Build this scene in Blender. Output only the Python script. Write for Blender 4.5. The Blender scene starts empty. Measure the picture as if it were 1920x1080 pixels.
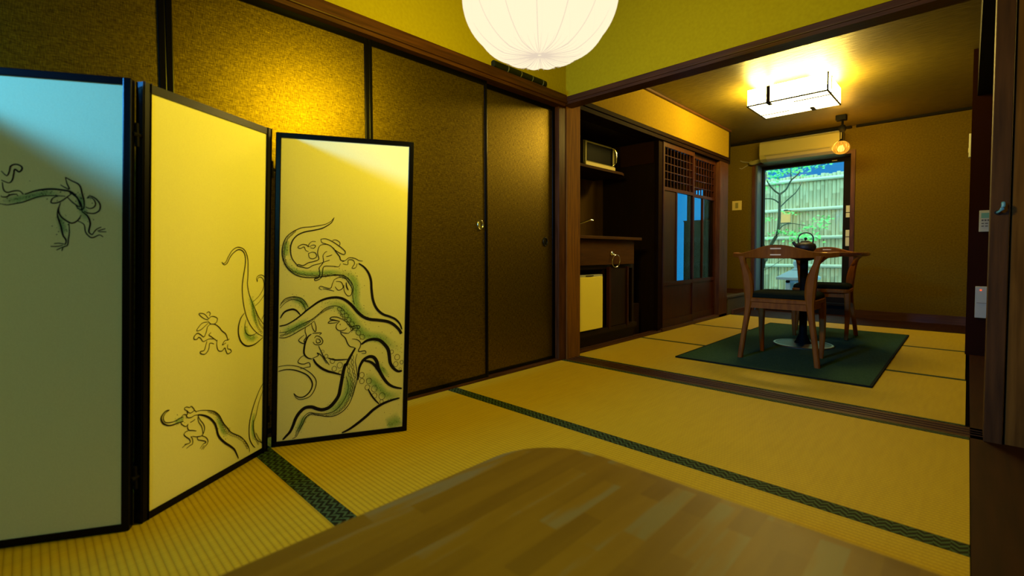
import bpy, bmesh, math, random, json
from mathutils import Matrix, Vector
S = bpy.context.scene
C = S.collection
PI = math.pi

# ---------------------------------------------------------------- camera
YAW, PIT, ROLL, FPX, CY = .7710, .0351, .0038, 880.309, 507.39
fw = Vector((-math.sin(YAW)*math.cos(PIT), math.cos(YAW)*math.cos(PIT), -math.sin(PIT)))
rt = Vector((math.cos(YAW), math.sin(YAW), 0)); dn = fw.cross(rt)
r2 = math.cos(ROLL)*rt + math.sin(ROLL)*dn; d2 = -math.sin(ROLL)*rt + math.cos(ROLL)*dn
cd = bpy.data.cameras.new('camera'); cam = bpy.data.objects.new('camera', cd); C.objects.link(cam)
m = Matrix.Identity(4)
for i in range(3): m[i][0] = r2[i]; m[i][1] = -d2[i]; m[i][2] = -fw[i]
m[2][3] = .72
cam.matrix_world = m
cd.sensor_width = 36; cd.lens = 36*FPX/1920; cd.shift_y = (CY-540)/1920; cd.clip_start = .02
cd.dof.use_dof = True; cd.dof.focus_distance = 3.0; cd.dof.aperture_fstop = 2.8
S.camera = cam

# ---------------------------------------------------------------- world, exposure, daylight
S.view_settings.view_transform = 'Standard'; S.view_settings.look = 'None'
S.view_settings.exposure = 0; S.view_settings.gamma = 1; S.view_settings.use_curve_mapping = False
w = bpy.data.worlds.new('world'); S.world = w; w.use_nodes = True
bg = w.node_tree.nodes['Background']; bg.inputs[0].default_value = (.37, .80, .84, 1); bg.inputs[1].default_value = 3.7
def area(name, loc, direction, sx, sy, power, col, spread=PI):
    l = bpy.data.lights.new(name, 'AREA'); l.shape = 'RECTANGLE'; l.size = sx; l.size_y = sy
    l.energy = power; l.color = col; l.spread = spread
    o = bpy.data.objects.new(name, l); C.objects.link(o); o.location = loc
    o.rotation_euler = Vector(direction).to_track_quat('-Z', 'Y').to_euler(); return o
# daylight coming through the window in the wall behind the camera
area('window_daylight', (-1.70, -2.30, 1.80), (.02, 1, -.34), .36, .24, 25, (.05, .35, 1.0), math.radians(62))
# weaker green daylight from the corridor window east of the camera
area('corridor_daylight', (1.0, -1.3, 1.3), (-1, .25, -.1), .7, .6, 2.6, (.0, .75, 1.0), math.radians(130))

# ---------------------------------------------------------------- materials
def mat(name, col, rough=.6, metal=0., spec=.5, col2=None, scale=(8, 8, 8), amount=1., bump=0., bscale=None, kind='noise', coat=0., detail=4.):
    M = bpy.data.materials.new(name); M.use_nodes = True; nt = M.node_tree; N = nt.nodes; L = nt.links
    p = N['Principled BSDF']
    p.inputs['Base Color'].default_value = (*col, 1); p.inputs['Roughness'].default_value = rough
    p.inputs['Metallic'].default_value = metal; p.inputs['Specular IOR Level'].default_value = spec; p.inputs['Coat Weight'].default_value = coat
    if col2 or bump:
        g = N.new('ShaderNodeNewGeometry'); mp = N.new('ShaderNodeVectorMath'); mp.operation = 'MULTIPLY'
        mp.inputs[1].default_value = scale; L.new(g.outputs['Position'], mp.inputs[0])
        t = N.new('ShaderNodeTexNoise'); t.inputs['Scale'].default_value = 1; t.inputs['Detail'].default_value = detail
        L.new(mp.outputs[0], t.inputs['Vector'])
        if col2:
            r = N.new('ShaderNodeValToRGB'); r.color_ramp.elements[0].position = .5-.22/amount; r.color_ramp.elements[1].position = .5+.22/amount
            r.color_ramp.elements[0].color = (*col, 1); r.color_ramp.elements[1].color = (*col2, 1)
            L.new(t.outputs[0], r.inputs[0]); L.new(r.outputs[0], p.inputs['Base Color'])
        if bump:
            b = N.new('ShaderNodeBump'); b.inputs['Strength'].default_value = bump; b.inputs['Distance'].default_value = .004
            L.new(t.outputs[0], b.inputs['Height']); L.new(b.outputs[0], p.inputs['Normal'])
    return M
def emis(name, col, st):
    M = bpy.data.materials.new(name); M.use_nodes = True; nt = M.node_tree; nt.nodes.remove(nt.nodes['Principled BSDF'])
    e = nt.nodes.new('ShaderNodeEmission'); e.inputs[0].default_value = (*col, 1); e.inputs[1].default_value = st
    nt.links.new(e.outputs[0], nt.nodes['Material Output'].inputs[0]); return M
def glass(name, tint=(1, 1, 1), gloss=.06, rough=.02):
    M = bpy.data.materials.new(name); M.use_nodes = True; nt = M.node_tree; nt.nodes.remove(nt.nodes['Principled BSDF'])
    t = nt.nodes.new('ShaderNodeBsdfTransparent'); t.inputs[0].default_value = (*tint, 1)
    g = nt.nodes.new('ShaderNodeBsdfGlossy'); g.inputs['Roughness'].default_value = rough
    x = nt.nodes.new('ShaderNodeMixShader'); x.inputs[0].default_value = gloss
    nt.links.new(t.outputs[0], x.inputs[1]); nt.links.new(g.outputs[0], x.inputs[2]); nt.links.new(x.outputs[0], nt.nodes['Material Output'].inputs[0]); return M

M = {}
M['plaster'] = mat('plaster', (.38, .32, .006), .95, spec=.1, col2=(.33, .275, .005), scale=(60, 60, 60), bump=.25)
M['plaster_gold'] = mat('plaster_gold', (.23, .15, .005), .95, spec=.1, col2=(.185, .12, .004), scale=(50, 50, 50), bump=.3)
M['wallpaper'] = mat('wallpaper', (.094, .064, .006), .95, spec=.05, col2=(.064, .043, .004), scale=(70, 70, 70), bump=.5)
M['ceiling'] = mat('ceiling_paper', (.115, .085, .009), .45, spec=.26, col2=(.060, .043, .004), scale=(14, 60, 14), bump=.6)
M['wood'] = mat('dark_red_wood', (.075, .028, .010), .42, spec=.06, col2=(.035, .012, .004), scale=(60, 60, 5), bump=.1)
M['wood_y'] = mat('dark_red_wood_along_y', (.085, .030, .009), .45, spec=.2, col2=(.032, .011, .004), scale=(90, 4, 90), bump=.1)
M['wood_x'] = mat('dark_red_wood_along_x', (.065, .024, .007), .45, spec=.2, col2=(.028, .010, .003), scale=(4, 90, 90), bump=.1)
M['post'] = mat('brown_post_wood', (.20, .082, .010), .7, spec=.06, col2=(.10, .04, .012), scale=(70, 70, 4), bump=.15)
M['post_east'] = mat('worn_brown_post', (.075, .032, .008), .65, spec=.15, col2=(.035, .015, .004), scale=(60, 60, 4), bump=.2)
M['board'] = mat('wood_floor_board', (.030, .009, .003), .6, spec=.08, col2=(.015, .0045, .0015), scale=(50, 3, 50), bump=.05)
M['board_grey'] = mat('grey_brown_board', (.07, .055, .035), .6, spec=.1, col2=(.045, .032, .02), scale=(4, 60, 60), bump=.05)
M['wood_dark'] = mat('smoked_lintel_wood', (.013, .005, .002), .7, spec=.03, col2=(.007, .0025, .001), scale=(90, 4, 90))
M['ochre_post'] = mat('ochre_post_wood', (.15, .072, .014), .7, spec=.06, col2=(.08, .036, .007), scale=(60, 60, 4), bump=.15)
M['black'] = mat('black_lacquer', (.0012, .001, .0014), .28, spec=.13)
M['black_soft'] = mat('black_paint', (.004, .003, .002), .7, spec=.08)
M['red_lacquer'] = mat('red_brown_lacquer', (.045, .010, .003), .45, spec=.15, col2=(.020, .0045, .0015), scale=(40, 40, 5))
M['chair_wood'] = mat('orange_brown_wood', (.215, .066, .004), .6, spec=.12, col2=(.13, .036, .0025), scale=(50, 50, 9), bump=.05)
M['inlay'] = mat('pale_inlay_wood', (.75, .52, .28), .5)
M['cushion'] = mat('dark_green_fabric', (.003, .006, .004), .95, spec=.05, col2=(.006, .010, .007), scale=(200, 200, 200), bump=.3)
M['table_edge'] = mat('table_red_wood', (.16, .045, .014), .25, col2=(.10, .028, .010), scale=(6, 60, 60), coat=.4)
M['iron'] = mat('cast_iron', (.006, .006, .007), .45, bump=.6, scale=(150, 150, 150))
M['iron_black'] = mat('black_metal', (.006, .006, .007), .35, metal=.3)
M['chrome'] = mat('chrome', (.8, .8, .8), .16, metal=1)
M['steel'] = mat('brushed_steel', (.35, .40, .40), .32, metal=1)
M['disc'] = mat('dark_steel_disc', (.010, .022, .020), .4, spec=.4)
M['hook_glint'] = mat('hook_blue_glint', (.10, .35, .55), .25)  # metal hook arm, blue daylight reflection painted into its base colour
M['alu'] = mat('grey_aluminium', (.035, .05, .07), .4, metal=.2)
M['bronze'] = mat('dark_bronze', (.02, .02, .018), .35, metal=.8)
M['rug'] = mat('dark_green_rug', (.016, .045, .026), .98, spec=.05, col2=(.034, .075, .045), scale=(150, 150, 150), bump=.9)
M['rug_edge'] = mat('rug_binding', (.006, .010, .008), .9, spec=.1)
M['white_plastic'] = mat('white_plastic', (.42, .44, .38), .5, spec=.2)
M['cream_plastic'] = mat('cream_plastic', (.42, .34, .12), .5, spec=.3)
M['ac'] = mat('ac_plastic', (.17, .15, .05), .55, spec=.2)
M['fridge'] = mat('fridge_white', (.92, .80, .12), .45)
M['grey_plastic'] = mat('grey_plastic', (.18, .16, .12), .5)
M['screen_lcd'] = mat('lcd_green', (.10, .30, .25), .3)
M['key'] = mat('dark_key', (.05, .05, .05), .5)
M['red_led'] = emis('red_led', (1, .12, .03), 1.2)
M['bamboo'] = mat('garden_bamboo', (.60, .58, .36), .6, spec=.2, col2=(.48, .48, .30), scale=(60, 8, 6), bump=.1)
M['bamboo_rail'] = mat('bamboo_rail', (.70, .74, .56), .5, col2=(.60, .66, .48), scale=(10, 60, 60))
M['granite'] = mat('granite', (.36, .48, .56), .9, col2=(.26, .37, .45), scale=(120, 120, 120), bump=.4)
M['bark'] = mat('maple_bark', (.03, .06, .04), .9, col2=(.08, .14, .12), scale=(50, 50, 12), bump=.5)
M['leaf'] = mat('maple_leaf', (.10, .78, .22), .6, col2=(.30, .95, .20), scale=(6, 6, 6))
M['shrub'] = mat('shrub_leaf', (.03, .30, .22), .5)
M['soil'] = mat('gravel', (.45, .48, .50), .95, col2=(.30, .33, .33), scale=(90, 90, 90), bump=.6)
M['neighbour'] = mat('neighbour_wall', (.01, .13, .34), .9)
M['backsplash'] = mat('kitchen_backsplash', (.10, .055, .010), .7, spec=.05, col2=(.075, .040, .007), scale=(20, 20, 3))
M['kitchen_dark'] = mat('kitchen_dark_panel', (.014, .005, .002), .5, spec=.2, col2=(.009, .003, .001), scale=(30, 30, 3))
M['board_door'] = mat('brown_door_board', (.035, .014, .005), .5, spec=.2, col2=(.02, .008, .003), scale=(60, 60, 5))
M['partition'] = mat('dark_maroon_partition', (.020, .005, .0022), .8, spec=.04)
M['shelf'] = mat('dark_shelf_wood', (.030, .011, .003), .7, spec=.05)
M['housing'] = mat('microwave_housing', (.08, .07, .016), .7, spec=.1)
M['housing2'] = mat('microwave_front', (.15, .13, .035), .6, spec=.15)
M['counter'] = mat('counter_wood', (.075, .030, .006), .6, spec=.07, col2=(.045, .017, .004), scale=(40, 4, 40))
M['dark_glass'] = mat('dark_glass', (.002, .002, .002), .5, spec=.02)
M['glass'] = glass('clear_glass', (.97, 1, 1), .035)
M['glass_dim'] = glass('old_glass', (.75, .85, .88), .05, .12)
M['frost'] = emis('daylit_frosted_glass', (.02, .40, .90), .85)
M['ink'] = mat('ink', (.006, .004, .012), .7, spec=.2)
M['bamboo_dark'] = mat('smoked_bamboo', (.005, .007, .003), .45, spec=.2, col2=(.014, .018, .004), scale=(60, 6, 60))
M['bamboo_ring'] = mat('bamboo_joint', (.10, .10, .04), .5)
M['label'] = mat('paper_sticker', (.42, .44, .34), .7)

# screen paper: pale, fibrous
M['paper'] = mat('screen_paper', (.84, .80, .38), .9, spec=.05, col2=(.79, .75, .35), scale=(300, 300, 300), bump=.05)
# fusuma: gold woven paper with a soft metallic sheen
def fusuma():
    X = bpy.data.materials.new('gold_fusuma_paper'); X.use_nodes = True; nt = X.node_tree; N = nt.nodes; L = nt.links; p = N['Principled BSDF']
    g = N.new('ShaderNodeNewGeometry'); a = N.new('ShaderNodeVectorMath'); a.operation = 'MULTIPLY'; a.inputs[1].default_value = (60, 60, 500)
    b = N.new('ShaderNodeVectorMath'); b.operation = 'MULTIPLY'; b.inputs[1].default_value = (500, 500, 50)
    n1 = N.new('ShaderNodeTexNoise'); n2 = N.new('ShaderNodeTexNoise')
    for v, n in ((a, n1), (b, n2)):
        L.new(g.outputs['Position'], v.inputs[0]); L.new(v.outputs[0], n.inputs['Vector']); n.inputs['Scale'].default_value = 1; n.inputs['Detail'].default_value = 2
    mx = N.new('ShaderNodeMath'); mx.operation = 'MULTIPLY'; L.new(n1.outputs[0], mx.inputs[0]); L.new(n2.outputs[0], mx.inputs[1])
    r = N.new('ShaderNodeValToRGB'); e = r.color_ramp.elements; e[0].position = .12; e[1].position = .38; e[0].color = (.065, .042, .003, 1); e[1].color = (.23, .165, .007, 1)
    L.new(mx.outputs[0], r.inputs[0]); L.new(r.outputs[0], p.inputs['Base Color'])
    bp = N.new('ShaderNodeBump'); bp.inputs['Strength'].default_value = .3; bp.inputs['Distance'].default_value = .002; L.new(mx.outputs[0], bp.inputs['Height']); L.new(bp.outputs[0], p.inputs['Normal'])
    p.inputs['Metallic'].default_value = .94; p.inputs['Roughness'].default_value = .40
    return X
M['fusuma'] = fusuma()
# tatami: rush weave with ribs running along x
def tatami():
    X = bpy.data.materials.new('tatami_rush'); X.use_nodes = True; nt = X.node_tree; N = nt.nodes; L = nt.links; p = N['Principled BSDF']
    g = N.new('ShaderNodeNewGeometry'); s = N.new('ShaderNodeSeparateXYZ'); L.new(g.outputs['Position'], s.inputs[0])
    def mth(op, a, b=None):
        n = N.new('ShaderNodeMath'); n.operation = op
        for i, v in enumerate((a, b)):
            if v is None: continue
            if isinstance(v, (int, float)): n.inputs[i].default_value = v
            else: L.new(v, n.inputs[i])
        return n.outputs[0]
    rib = mth('ABSOLUTE', mth('SINE', mth('MULTIPLY', s.outputs[1], PI/.0155)))
    row = mth('FLOOR', mth('DIVIDE', s.outputs[1], .0155))
    knot = mth('ABSOLUTE', mth('SINE', mth('ADD', mth('MULTIPLY', s.outputs[0], PI/.0105), mth('MULTIPLY', row, PI/2))))
    h = mth('MULTIPLY', mth('POWER', rib, .35), mth('ADD', mth('MULTIPLY', mth('POWER', knot, .5), .25), .75))
    v = N.new('ShaderNodeVectorMath'); v.operation = 'MULTIPLY'; v.inputs[1].default_value = (60, 6, 1); L.new(g.outputs['Position'], v.inputs[0])
    n = N.new('ShaderNodeTexNoise'); n.inputs['Scale'].default_value = 1; n.inputs['Detail'].default_value = 3; L.new(v.outputs[0], n.inputs['Vector'])
    f = mth('MULTIPLY', h, mth('ADD', mth('MULTIPLY', n.outputs[0], .5), .75))
    r = N.new('ShaderNodeValToRGB'); e = r.color_ramp.elements; e[0].position = .25; e[1].position = 1.; e[0].color = (.28, .18, .005, 1); e[1].color = (.47, .335, .011, 1)
    L.new(f, r.inputs[0]); L.new(r.outputs[0], p.inputs['Base Color'])
    bp = N.new('ShaderNodeBump'); bp.inputs['Strength'].default_value = .5; bp.inputs['Distance'].default_value = .002; L.new(h, bp.inputs['Height']); L.new(bp.outputs[0], p.inputs['Normal'])
    p.inputs['Roughness'].default_value = .62; p.inputs['Specular IOR Level'].default_value = .18
    return X
M['tatami'] = tatami()
# tatami border cloth: black and green herringbone weave
def heri():
    X = bpy.data.materials.new('border_cloth'); X.use_nodes = True; nt = X.node_tree; N = nt.nodes; L = nt.links; p = N['Principled BSDF']
    g = N.new('ShaderNodeNewGeometry'); s = N.new('ShaderNodeSeparateXYZ'); L.new(g.outputs['Position'], s.inputs[0])
    def mth(op, a, b=None):
        n = N.new('ShaderNodeMath'); n.operation = op
        for i, v in enumerate((a, b)):
            if v is None: continue
            if isinstance(v, (int, float)): n.inputs[i].default_value = v
            else: L.new(v, n.inputs[i])
        return n.outputs[0]
    k = PI/.011
    col = mth('FLOOR', mth('DIVIDE', s.outputs[0], .016)); par = mth('SUBTRACT', mth('MULTIPLY', mth('MODULO', mth('ABSOLUTE', col), 2.), 2.), 1.)
    d = mth('SINE', mth('MULTIPLY', mth('ADD', s.outputs[1], mth('MULTIPLY', s.outputs[0], par)), k))
    r = N.new('ShaderNodeValToRGB'); e = r.color_ramp.elements; e[0].position = .45; e[1].position = .75; e[0].color = (.006, .008, .003, 1); e[1].color = (.045, .085, .030, 1)
    L.new(mth('ADD', mth('MULTIPLY', d, .5), .5), r.inputs[0]); L.new(r.outputs[0], p.inputs['Base Color'])
    p.inputs['Roughness'].default_value = .7; p.inputs['Specular IOR Level'].default_value = .1
    return X
M['heri'] = heri()
# low table top: laminated blocks
def blocks():
    X = bpy.data.materials.new('laminated_table_wood'); X.use_nodes = True; nt = X.node_tree; N = nt.nodes; L = nt.links; p = N['Principled BSDF']
    g = N.new('ShaderNodeNewGeometry'); mp = N.new('ShaderNodeMapping'); mp.inputs['Rotation'].default_value = (0, 0, PI/2); L.new(g.outputs['Position'], mp.inputs[0])
    b = N.new('ShaderNodeTexBrick'); b.inputs['Scale'].default_value = 1; b.inputs['Brick Width'].default_value = .17; b.inputs['Row Height'].default_value = .034
    b.inputs['Mortar Size'].default_value = 0; b.inputs['Color1'].default_value = (0, 0, 0, 1); b.inputs['Color2'].default_value = (1, 1, 1, 1); b.offset = .37; b.inputs['Bias'].default_value = 0
    L.new(mp.outputs[0], b.inputs['Vector'])
    v = N.new('ShaderNodeVectorMath'); v.operation = 'MULTIPLY'; v.inputs[1].default_value = (40, 5, 1); L.new(g.outputs['Position'], v.inputs[0])
    n = N.new('ShaderNodeTexNoise'); n.inputs['Scale'].default_value = 1; L.new(v.outputs[0], n.inputs['Vector'])
    mx = N.new('ShaderNodeMix'); mx.data_type = 'FLOAT'; mx.inputs[0].default_value = .55; L.new(b.outputs['Color'], mx.inputs[2]); L.new(n.outputs[0], mx.inputs[3])
    r = N.new('ShaderNodeValToRGB'); e = r.color_ramp.elements; e[0].position = .25; e[1].position = .66; e[0].color = (.095, .052, .003, 1); e[1].color = (.140, .084, .005, 1); e2 = r.color_ramp.elements.new(.76); e2.color = (.125, .11, .06, 1)  # grey last stop: reflections on the tabletop painted into the wood colour
    L.new(mx.outputs[0], r.inputs[0]); L.new(r.outputs[0], p.inputs['Base Color'])
    p.inputs['Roughness'].default_value = .5; p.inputs['Specular IOR Level'].default_value = .22
    return X
M['blocks'] = blocks()
def washm():
    X = bpy.data.materials.new('green_wash'); X.use_nodes = True; nt = X.node_tree; N = nt.nodes; L = nt.links; p = N['Principled BSDF']
    p.inputs['Base Color'].default_value = (.05, .42, .14, 1); p.inputs['Roughness'].default_value = .85
    a = N.new('ShaderNodeAttribute'); a.attribute_name = 'soft'; t = N.new('ShaderNodeBsdfTransparent'); x = N.new('ShaderNodeMixShader')
    g = N.new('ShaderNodeNewGeometry'); n = N.new('ShaderNodeTexNoise'); n.inputs['Scale'].default_value = 450; L.new(g.outputs['Position'], n.inputs['Vector'])
    q = N.new('ShaderNodeMath'); q.operation = 'MULTIPLY'; L.new(a.outputs['Fac'], q.inputs[0]); L.new(n.outputs[0], q.inputs[1])
    q2 = N.new('ShaderNodeMath'); q2.operation = 'MULTIPLY'; q2.inputs[1].default_value = .95; q2.use_clamp = True; L.new(q.outputs[0], q2.inputs[0])
    L.new(q2.outputs[0], x.inputs[0]); L.new(t.outputs[0], x.inputs[1]); L.new(p.outputs[0], x.inputs[2]); L.new(x.outputs[0], N['Material Output'].inputs[0]); return X
M['wash'] = washm()
def shade(name, emc, strength, trans, tcol):
    X = bpy.data.materials.new(name); X.use_nodes = True; nt = X.node_tree; N = nt.nodes; L = nt.links; nt.nodes.remove(N['Principled BSDF'])
    e = N.new('ShaderNodeEmission'); e.inputs[0].default_value = (*emc, 1); e.inputs[1].default_value = strength
    t = N.new('ShaderNodeBsdfTransparent'); t.inputs[0].default_value = (*tcol, 1)
    x = N.new('ShaderNodeMixShader'); x.inputs[0].default_value = trans
    L.new(e.outputs[0], x.inputs[1]); L.new(t.outputs[0], x.inputs[2]); L.new(x.outputs[0], N['Material Output'].inputs[0]); return X
M['lantern'] = shade('glowing_lantern_paper', (1.15, 1.0, .72), 1.0, .2, (1, .86, .45))
M['lantern_fold'] = shade('lantern_paper_fold', (.80, .66, .50), 1.0, .0, (1, .86, .45))
M['lampbox'] = emis('glowing_lamp_panel', (1, .72, .14), 115)
M['lampbottom'] = emis('glowing_lamp_bottom', (1, .80, .35), 12)
M['pendant'] = shade('glowing_amber_glass', (1, .42, .03), 1.0, .22, (1, .8, .4))
M['bulb'] = emis('warm_bulb', (1, .75, .3), 6)
M['garden_glow_box'] = emis('garden_box_glow', (.85, .85, .3), .75)

# ---------------------------------------------------------------- mesh helpers
class MB:
    def __init__(s): s.bm = bmesh.new()
    def box(s, x0, x1, y0, y1, z0, z1, bev=0):
        r = bmesh.ops.create_cube(s.bm, size=1); vs = r['verts']
        for v in vs: v.co = Vector(((x0+x1)/2+v.co.x*(x1-x0), (y0+y1)/2+v.co.y*(y1-y0), (z0+z1)/2+v.co.z*(z1-z0)))
        if bev:
            es = list({e for v in vs for e in v.link_edges}); bmesh.ops.bevel(s.bm, geom=es, offset=bev, segments=2, profile=.6, affect='EDGES')
        return s
    def tube(s, pts, rad, seg=10, flat=1., caps=True, up=Vector((0, 0, 1))):
        pts = [Vector(p) for p in pts]; n = len(pts); rings = []
        if not isinstance(rad, (list, tuple)): rad = [rad]*n
        for i, p in enumerate(pts):
            t = (pts[min(i+1, n-1)]-pts[max(i-1, 0)]).normalized()
            u = up if abs(t.dot(up)) < .95 else Vector((1, 0, 0))
            a = t.cross(u).normalized(); b = a.cross(t).normalized()
            rings.append([s.bm.verts.new(p+rad[i]*(math.cos(2*PI*k/seg)*a+math.sin(2*PI*k/seg)*b*flat)) for k in range(seg)])
        for i in range(n-1):
            for k in range(seg): s.bm.faces.new((rings[i][k], rings[i][(k+1) % seg], rings[i+1][(k+1) % seg], rings[i+1][k]))
        if caps: s.bm.faces.new(rings[0][::-1]); s.bm.faces.new(rings[-1])
        return s
    def lathe(s, prof, cx=0, cy=0, seg=32, lobes=0, depth=0.):
        rings = []
        for r, z in prof:
            if r < 1e-5: rings.append([s.bm.verts.new((cx, cy, z))]); continue
            rings.append([s.bm.verts.new((cx+r*(1-depth*(.5-.5*abs(math.sin(lobes*t/2))*2) if lobes else r)*math.cos(t) if lobes else cx+r*math.cos(t),
                          cy+r*(1-depth*(.5-.5*abs(math.sin(lobes*t/2))*2) if lobes else r)*math.sin(t) if lobes else cy+r*math.sin(t), z)) for t in [2*PI*k/seg for k in range(seg)]])
        for i in range(len(rings)-1):
            a, b = rings[i], rings[i+1]
            for k in range(seg):
                k2 = (k+1) % seg
                if len(a) == 1 and len(b) == 1: continue
                if len(a) == 1: s.bm.faces.new((a[0], b[k2], b[k]))
                elif len(b) == 1: s.bm.faces.new((a[k], a[k2], b[0]))
                else: s.bm.faces.new((a[k], a[k2], b[k2], b[k]))
        return s
    def sweep(s, secs, closed=True, caps=True):      # list of cross-sections (equal length point lists)
        R = [[s.bm.verts.new(p) for p in q] for q in secs]; k = len(R[0])
        for i in range(len(R)-1):
            for j in range(k if closed else k-1): s.bm.faces.new((R[i][j], R[i][(j+1) % k], R[i+1][(j+1) % k], R[i+1][j]))
        if caps and closed: s.bm.faces.new(R[0][::-1]); s.bm.faces.new(R[-1])
        return s
    def prism(s, poly, z0, z1):
        a = [s.bm.verts.new((x, y, z0)) for x, y in poly]; b = [s.bm.verts.new((x, y, z1)) for x, y in poly]; n = len(poly)
        s.bm.faces.new(a[::-1]); s.bm.faces.new(b)
        for i in range(n): s.bm.faces.new((a[i], a[(i+1) % n], b[(i+1) % n], b[i]))
        return s
ROOT = {}
def obj(name, mb, m, parent=None, smooth=False, **props):
    me = bpy.data.meshes.new(name); bm = mb.bm
    if parent is not None: bmesh.ops.transform(bm, matrix=ROOT[parent.name].inverted(), verts=bm.verts)
    bmesh.ops.recalc_face_normals(bm, faces=bm.faces)
    bm.to_mesh(me); bm.free(); me.materials.append(M[m] if isinstance(m, str) else m)
    if smooth:
        for p in me.polygons: p.use_smooth = True
        if smooth is not True: me.set_sharp_from_angle(angle=math.radians(smooth))
    o = bpy.data.objects.new(name, me); C.objects.link(o)
    if parent is not None: o.parent = parent; ROOT[o.name] = ROOT[parent.name]
    else: ROOT[o.name] = Matrix.Identity(4)
    for k, v in props.items(): o[k] = v
    return o
def thing(name, label, cat, loc=(0, 0, 0), rz=0, group=None):
    o = bpy.data.objects.new(name, None); C.objects.link(o); o.empty_display_size = .05
    o.location = loc; o.rotation_euler = (0, 0, rz); o['label'] = label; o['category'] = cat
    if group: o['group'] = group
    ROOT[o.name] = Matrix.Translation(loc) @ Matrix.Rotation(rz, 4, 'Z'); return o
def sroot(name, loc=(0, 0, 0)):
    o = bpy.data.objects.new(name, None); C.objects.link(o); o.location = loc; o['kind'] = 'structure'; ROOT[o.name] = Matrix.Translation(loc); return o
def struct(name, mb, m, **k): return obj(name, mb, m, kind='structure', **k)
def bx(*a, bev=0): return MB().box(*a, bev=bev)
def smooth_line(p, n=6):
    p = [Vector(q) for q in p]; out = []
    for i in range(len(p)-1):
        a, b, c, d = p[max(i-1, 0)], p[i], p[i+1], p[min(i+2, len(p)-1)]
        for k in range(n):
            t = k/n; out.append(.5*((2*b)+(c-a)*t+(2*a-5*b+4*c-d)*t*t+(3*b-a-3*c+d)*t**3))
    out.append(p[-1]); return out

# ================================================================ SHELL
struct('floor', bx(-3.4, 1.1, -2.3, 6.9, -.16, -.05), 'kitchen_dark')
struct('floor', bx(.02, .95, -2.1, 4.6, -.05, 0), 'board')               # corridor boards east of the mats
struct('floor', bx(-2.02, .0, 5.76, 6.62, -.05, 0), 'board')              # boards before the garden door
# room 1
struct('wall_west', bx(-2.3, -2.035, -2.3, 2.66, -.05, 2.6), 'kitchen_dark')
struct('wall_west', bx(-2.035, -1.95, -2.3, 2.62, 1.765, 2.6), 'plaster')
struct('wall_north', bx(-2.035, .95, 2.53, 2.63, 1.757, 2.6), 'plaster')
wb = MB().box(-2.3, -1.92, -2.3, -2.1, -.05, 2.6).box(-1.48, 1.1, -2.3, -2.1, -.05, 2.6).box(-1.92, -1.48, -2.3, -2.1, -.05, 1.62).box(-1.92, -1.48, -2.3, -2.1, 1.98, 2.6)
struct('wall_south', wb, 'plaster')
struct('wall_east', MB().box(.95, 1.1, -.9, 6.7, -.05, 2.6).box(.95, 1.1, -2.3, -1.7, -.05, 2.6).box(.95, 1.1, -1.7, -.9, -.05, .95).box(.95, 1.1, -1.7, -.9, 1.65, 2.6), 'plaster')
wr = sroot('window_3', (1.03, -1.3, .95))
obj('window_frame', MB().box(1.04, 1.09, -1.7, -1.665, .95, 1.65).box(1.04, 1.09, -.935, -.9, .95, 1.65).box(1.04, 1.09, -1.665, -.935, .95, .98).box(1.04, 1.09, -1.665, -.935, 1.62, 1.65), 'wood', wr)
obj('window_pane', bx(1.063, 1.068, -1.665, -.935, .98, 1.62), 'glass', wr)
struct('ceiling', bx(-2.3, 1.1, -2.3, 2.63, 2.55, 2.7), 'wood_x')
wr = sroot('window_1', (-1.70, -2.2, 1.62))
obj('window_frame', MB().box(-1.92, -1.895, -2.24, -2.16, 1.62, 1.98).box(-1.505, -1.48, -2.24, -2.16, 1.62, 1.98).box(-1.895, -1.505, -2.24, -2.16, 1.62, 1.645).box(-1.895, -1.505, -2.24, -2.16, 1.955, 1.98), 'wood', wr)
obj('window_pane', bx(-1.895, -1.505, -2.203, -2.197, 1.645, 1.955), 'glass', wr)
# room 1 beams, sills, posts
struct('trim_1', MB().box(-2.03, -1.918, -2.1, 2.5, 1.712, 1.765, bev=.003).box(-2.03, -1.93, -2.1, 2.5, 1.695, 1.712), 'wood_y')
struct('trim_2', MB().box(-2.03, .95, 2.5, 2.61, 1.725, 1.757, bev=.003).box(-2.03, .95, 2.508, 2.602, 1.708, 1.725), 'wood_x')
struct('trim_3', MB().box(-2.035, -1.965, -2.1, 2.47, -.05, .012).box(-1.999, -1.993, -2.1, 2.47, .012, .016).box(-1.972, -1.965, -2.1, 2.47, .012, .014), 'wood_y')
sill = MB().box(-1.99, .056, 2.53, 2.68, -.05, 0)
for k in range(3): sill.box(-1.99, .056, 2.57+k*.034, 2.573+k*.034, 0, .003)
struct('trim_4', sill, 'wood_x')
struct('trim_5', MB().box(-2.035, -1.962, 2.47, 2.548, -.05, 1.712, bev=.003), 'wood')          # jamb beside the last sliding door
struct('trim_6', MB().box(-2.08, -1.955, 2.548, 2.70, -.05, 1.76, bev=.004), 'post')           # corner post
struct('trim_7', MB().box(.056, .106, 2.52, 2.66, -.05, 2.56, bev=.002), 'post_east')
struct('trim_8', MB().box(.112, .24, 2.53, 2.66, -.05, 2.56, bev=.002), 'ochre_post')
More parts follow.
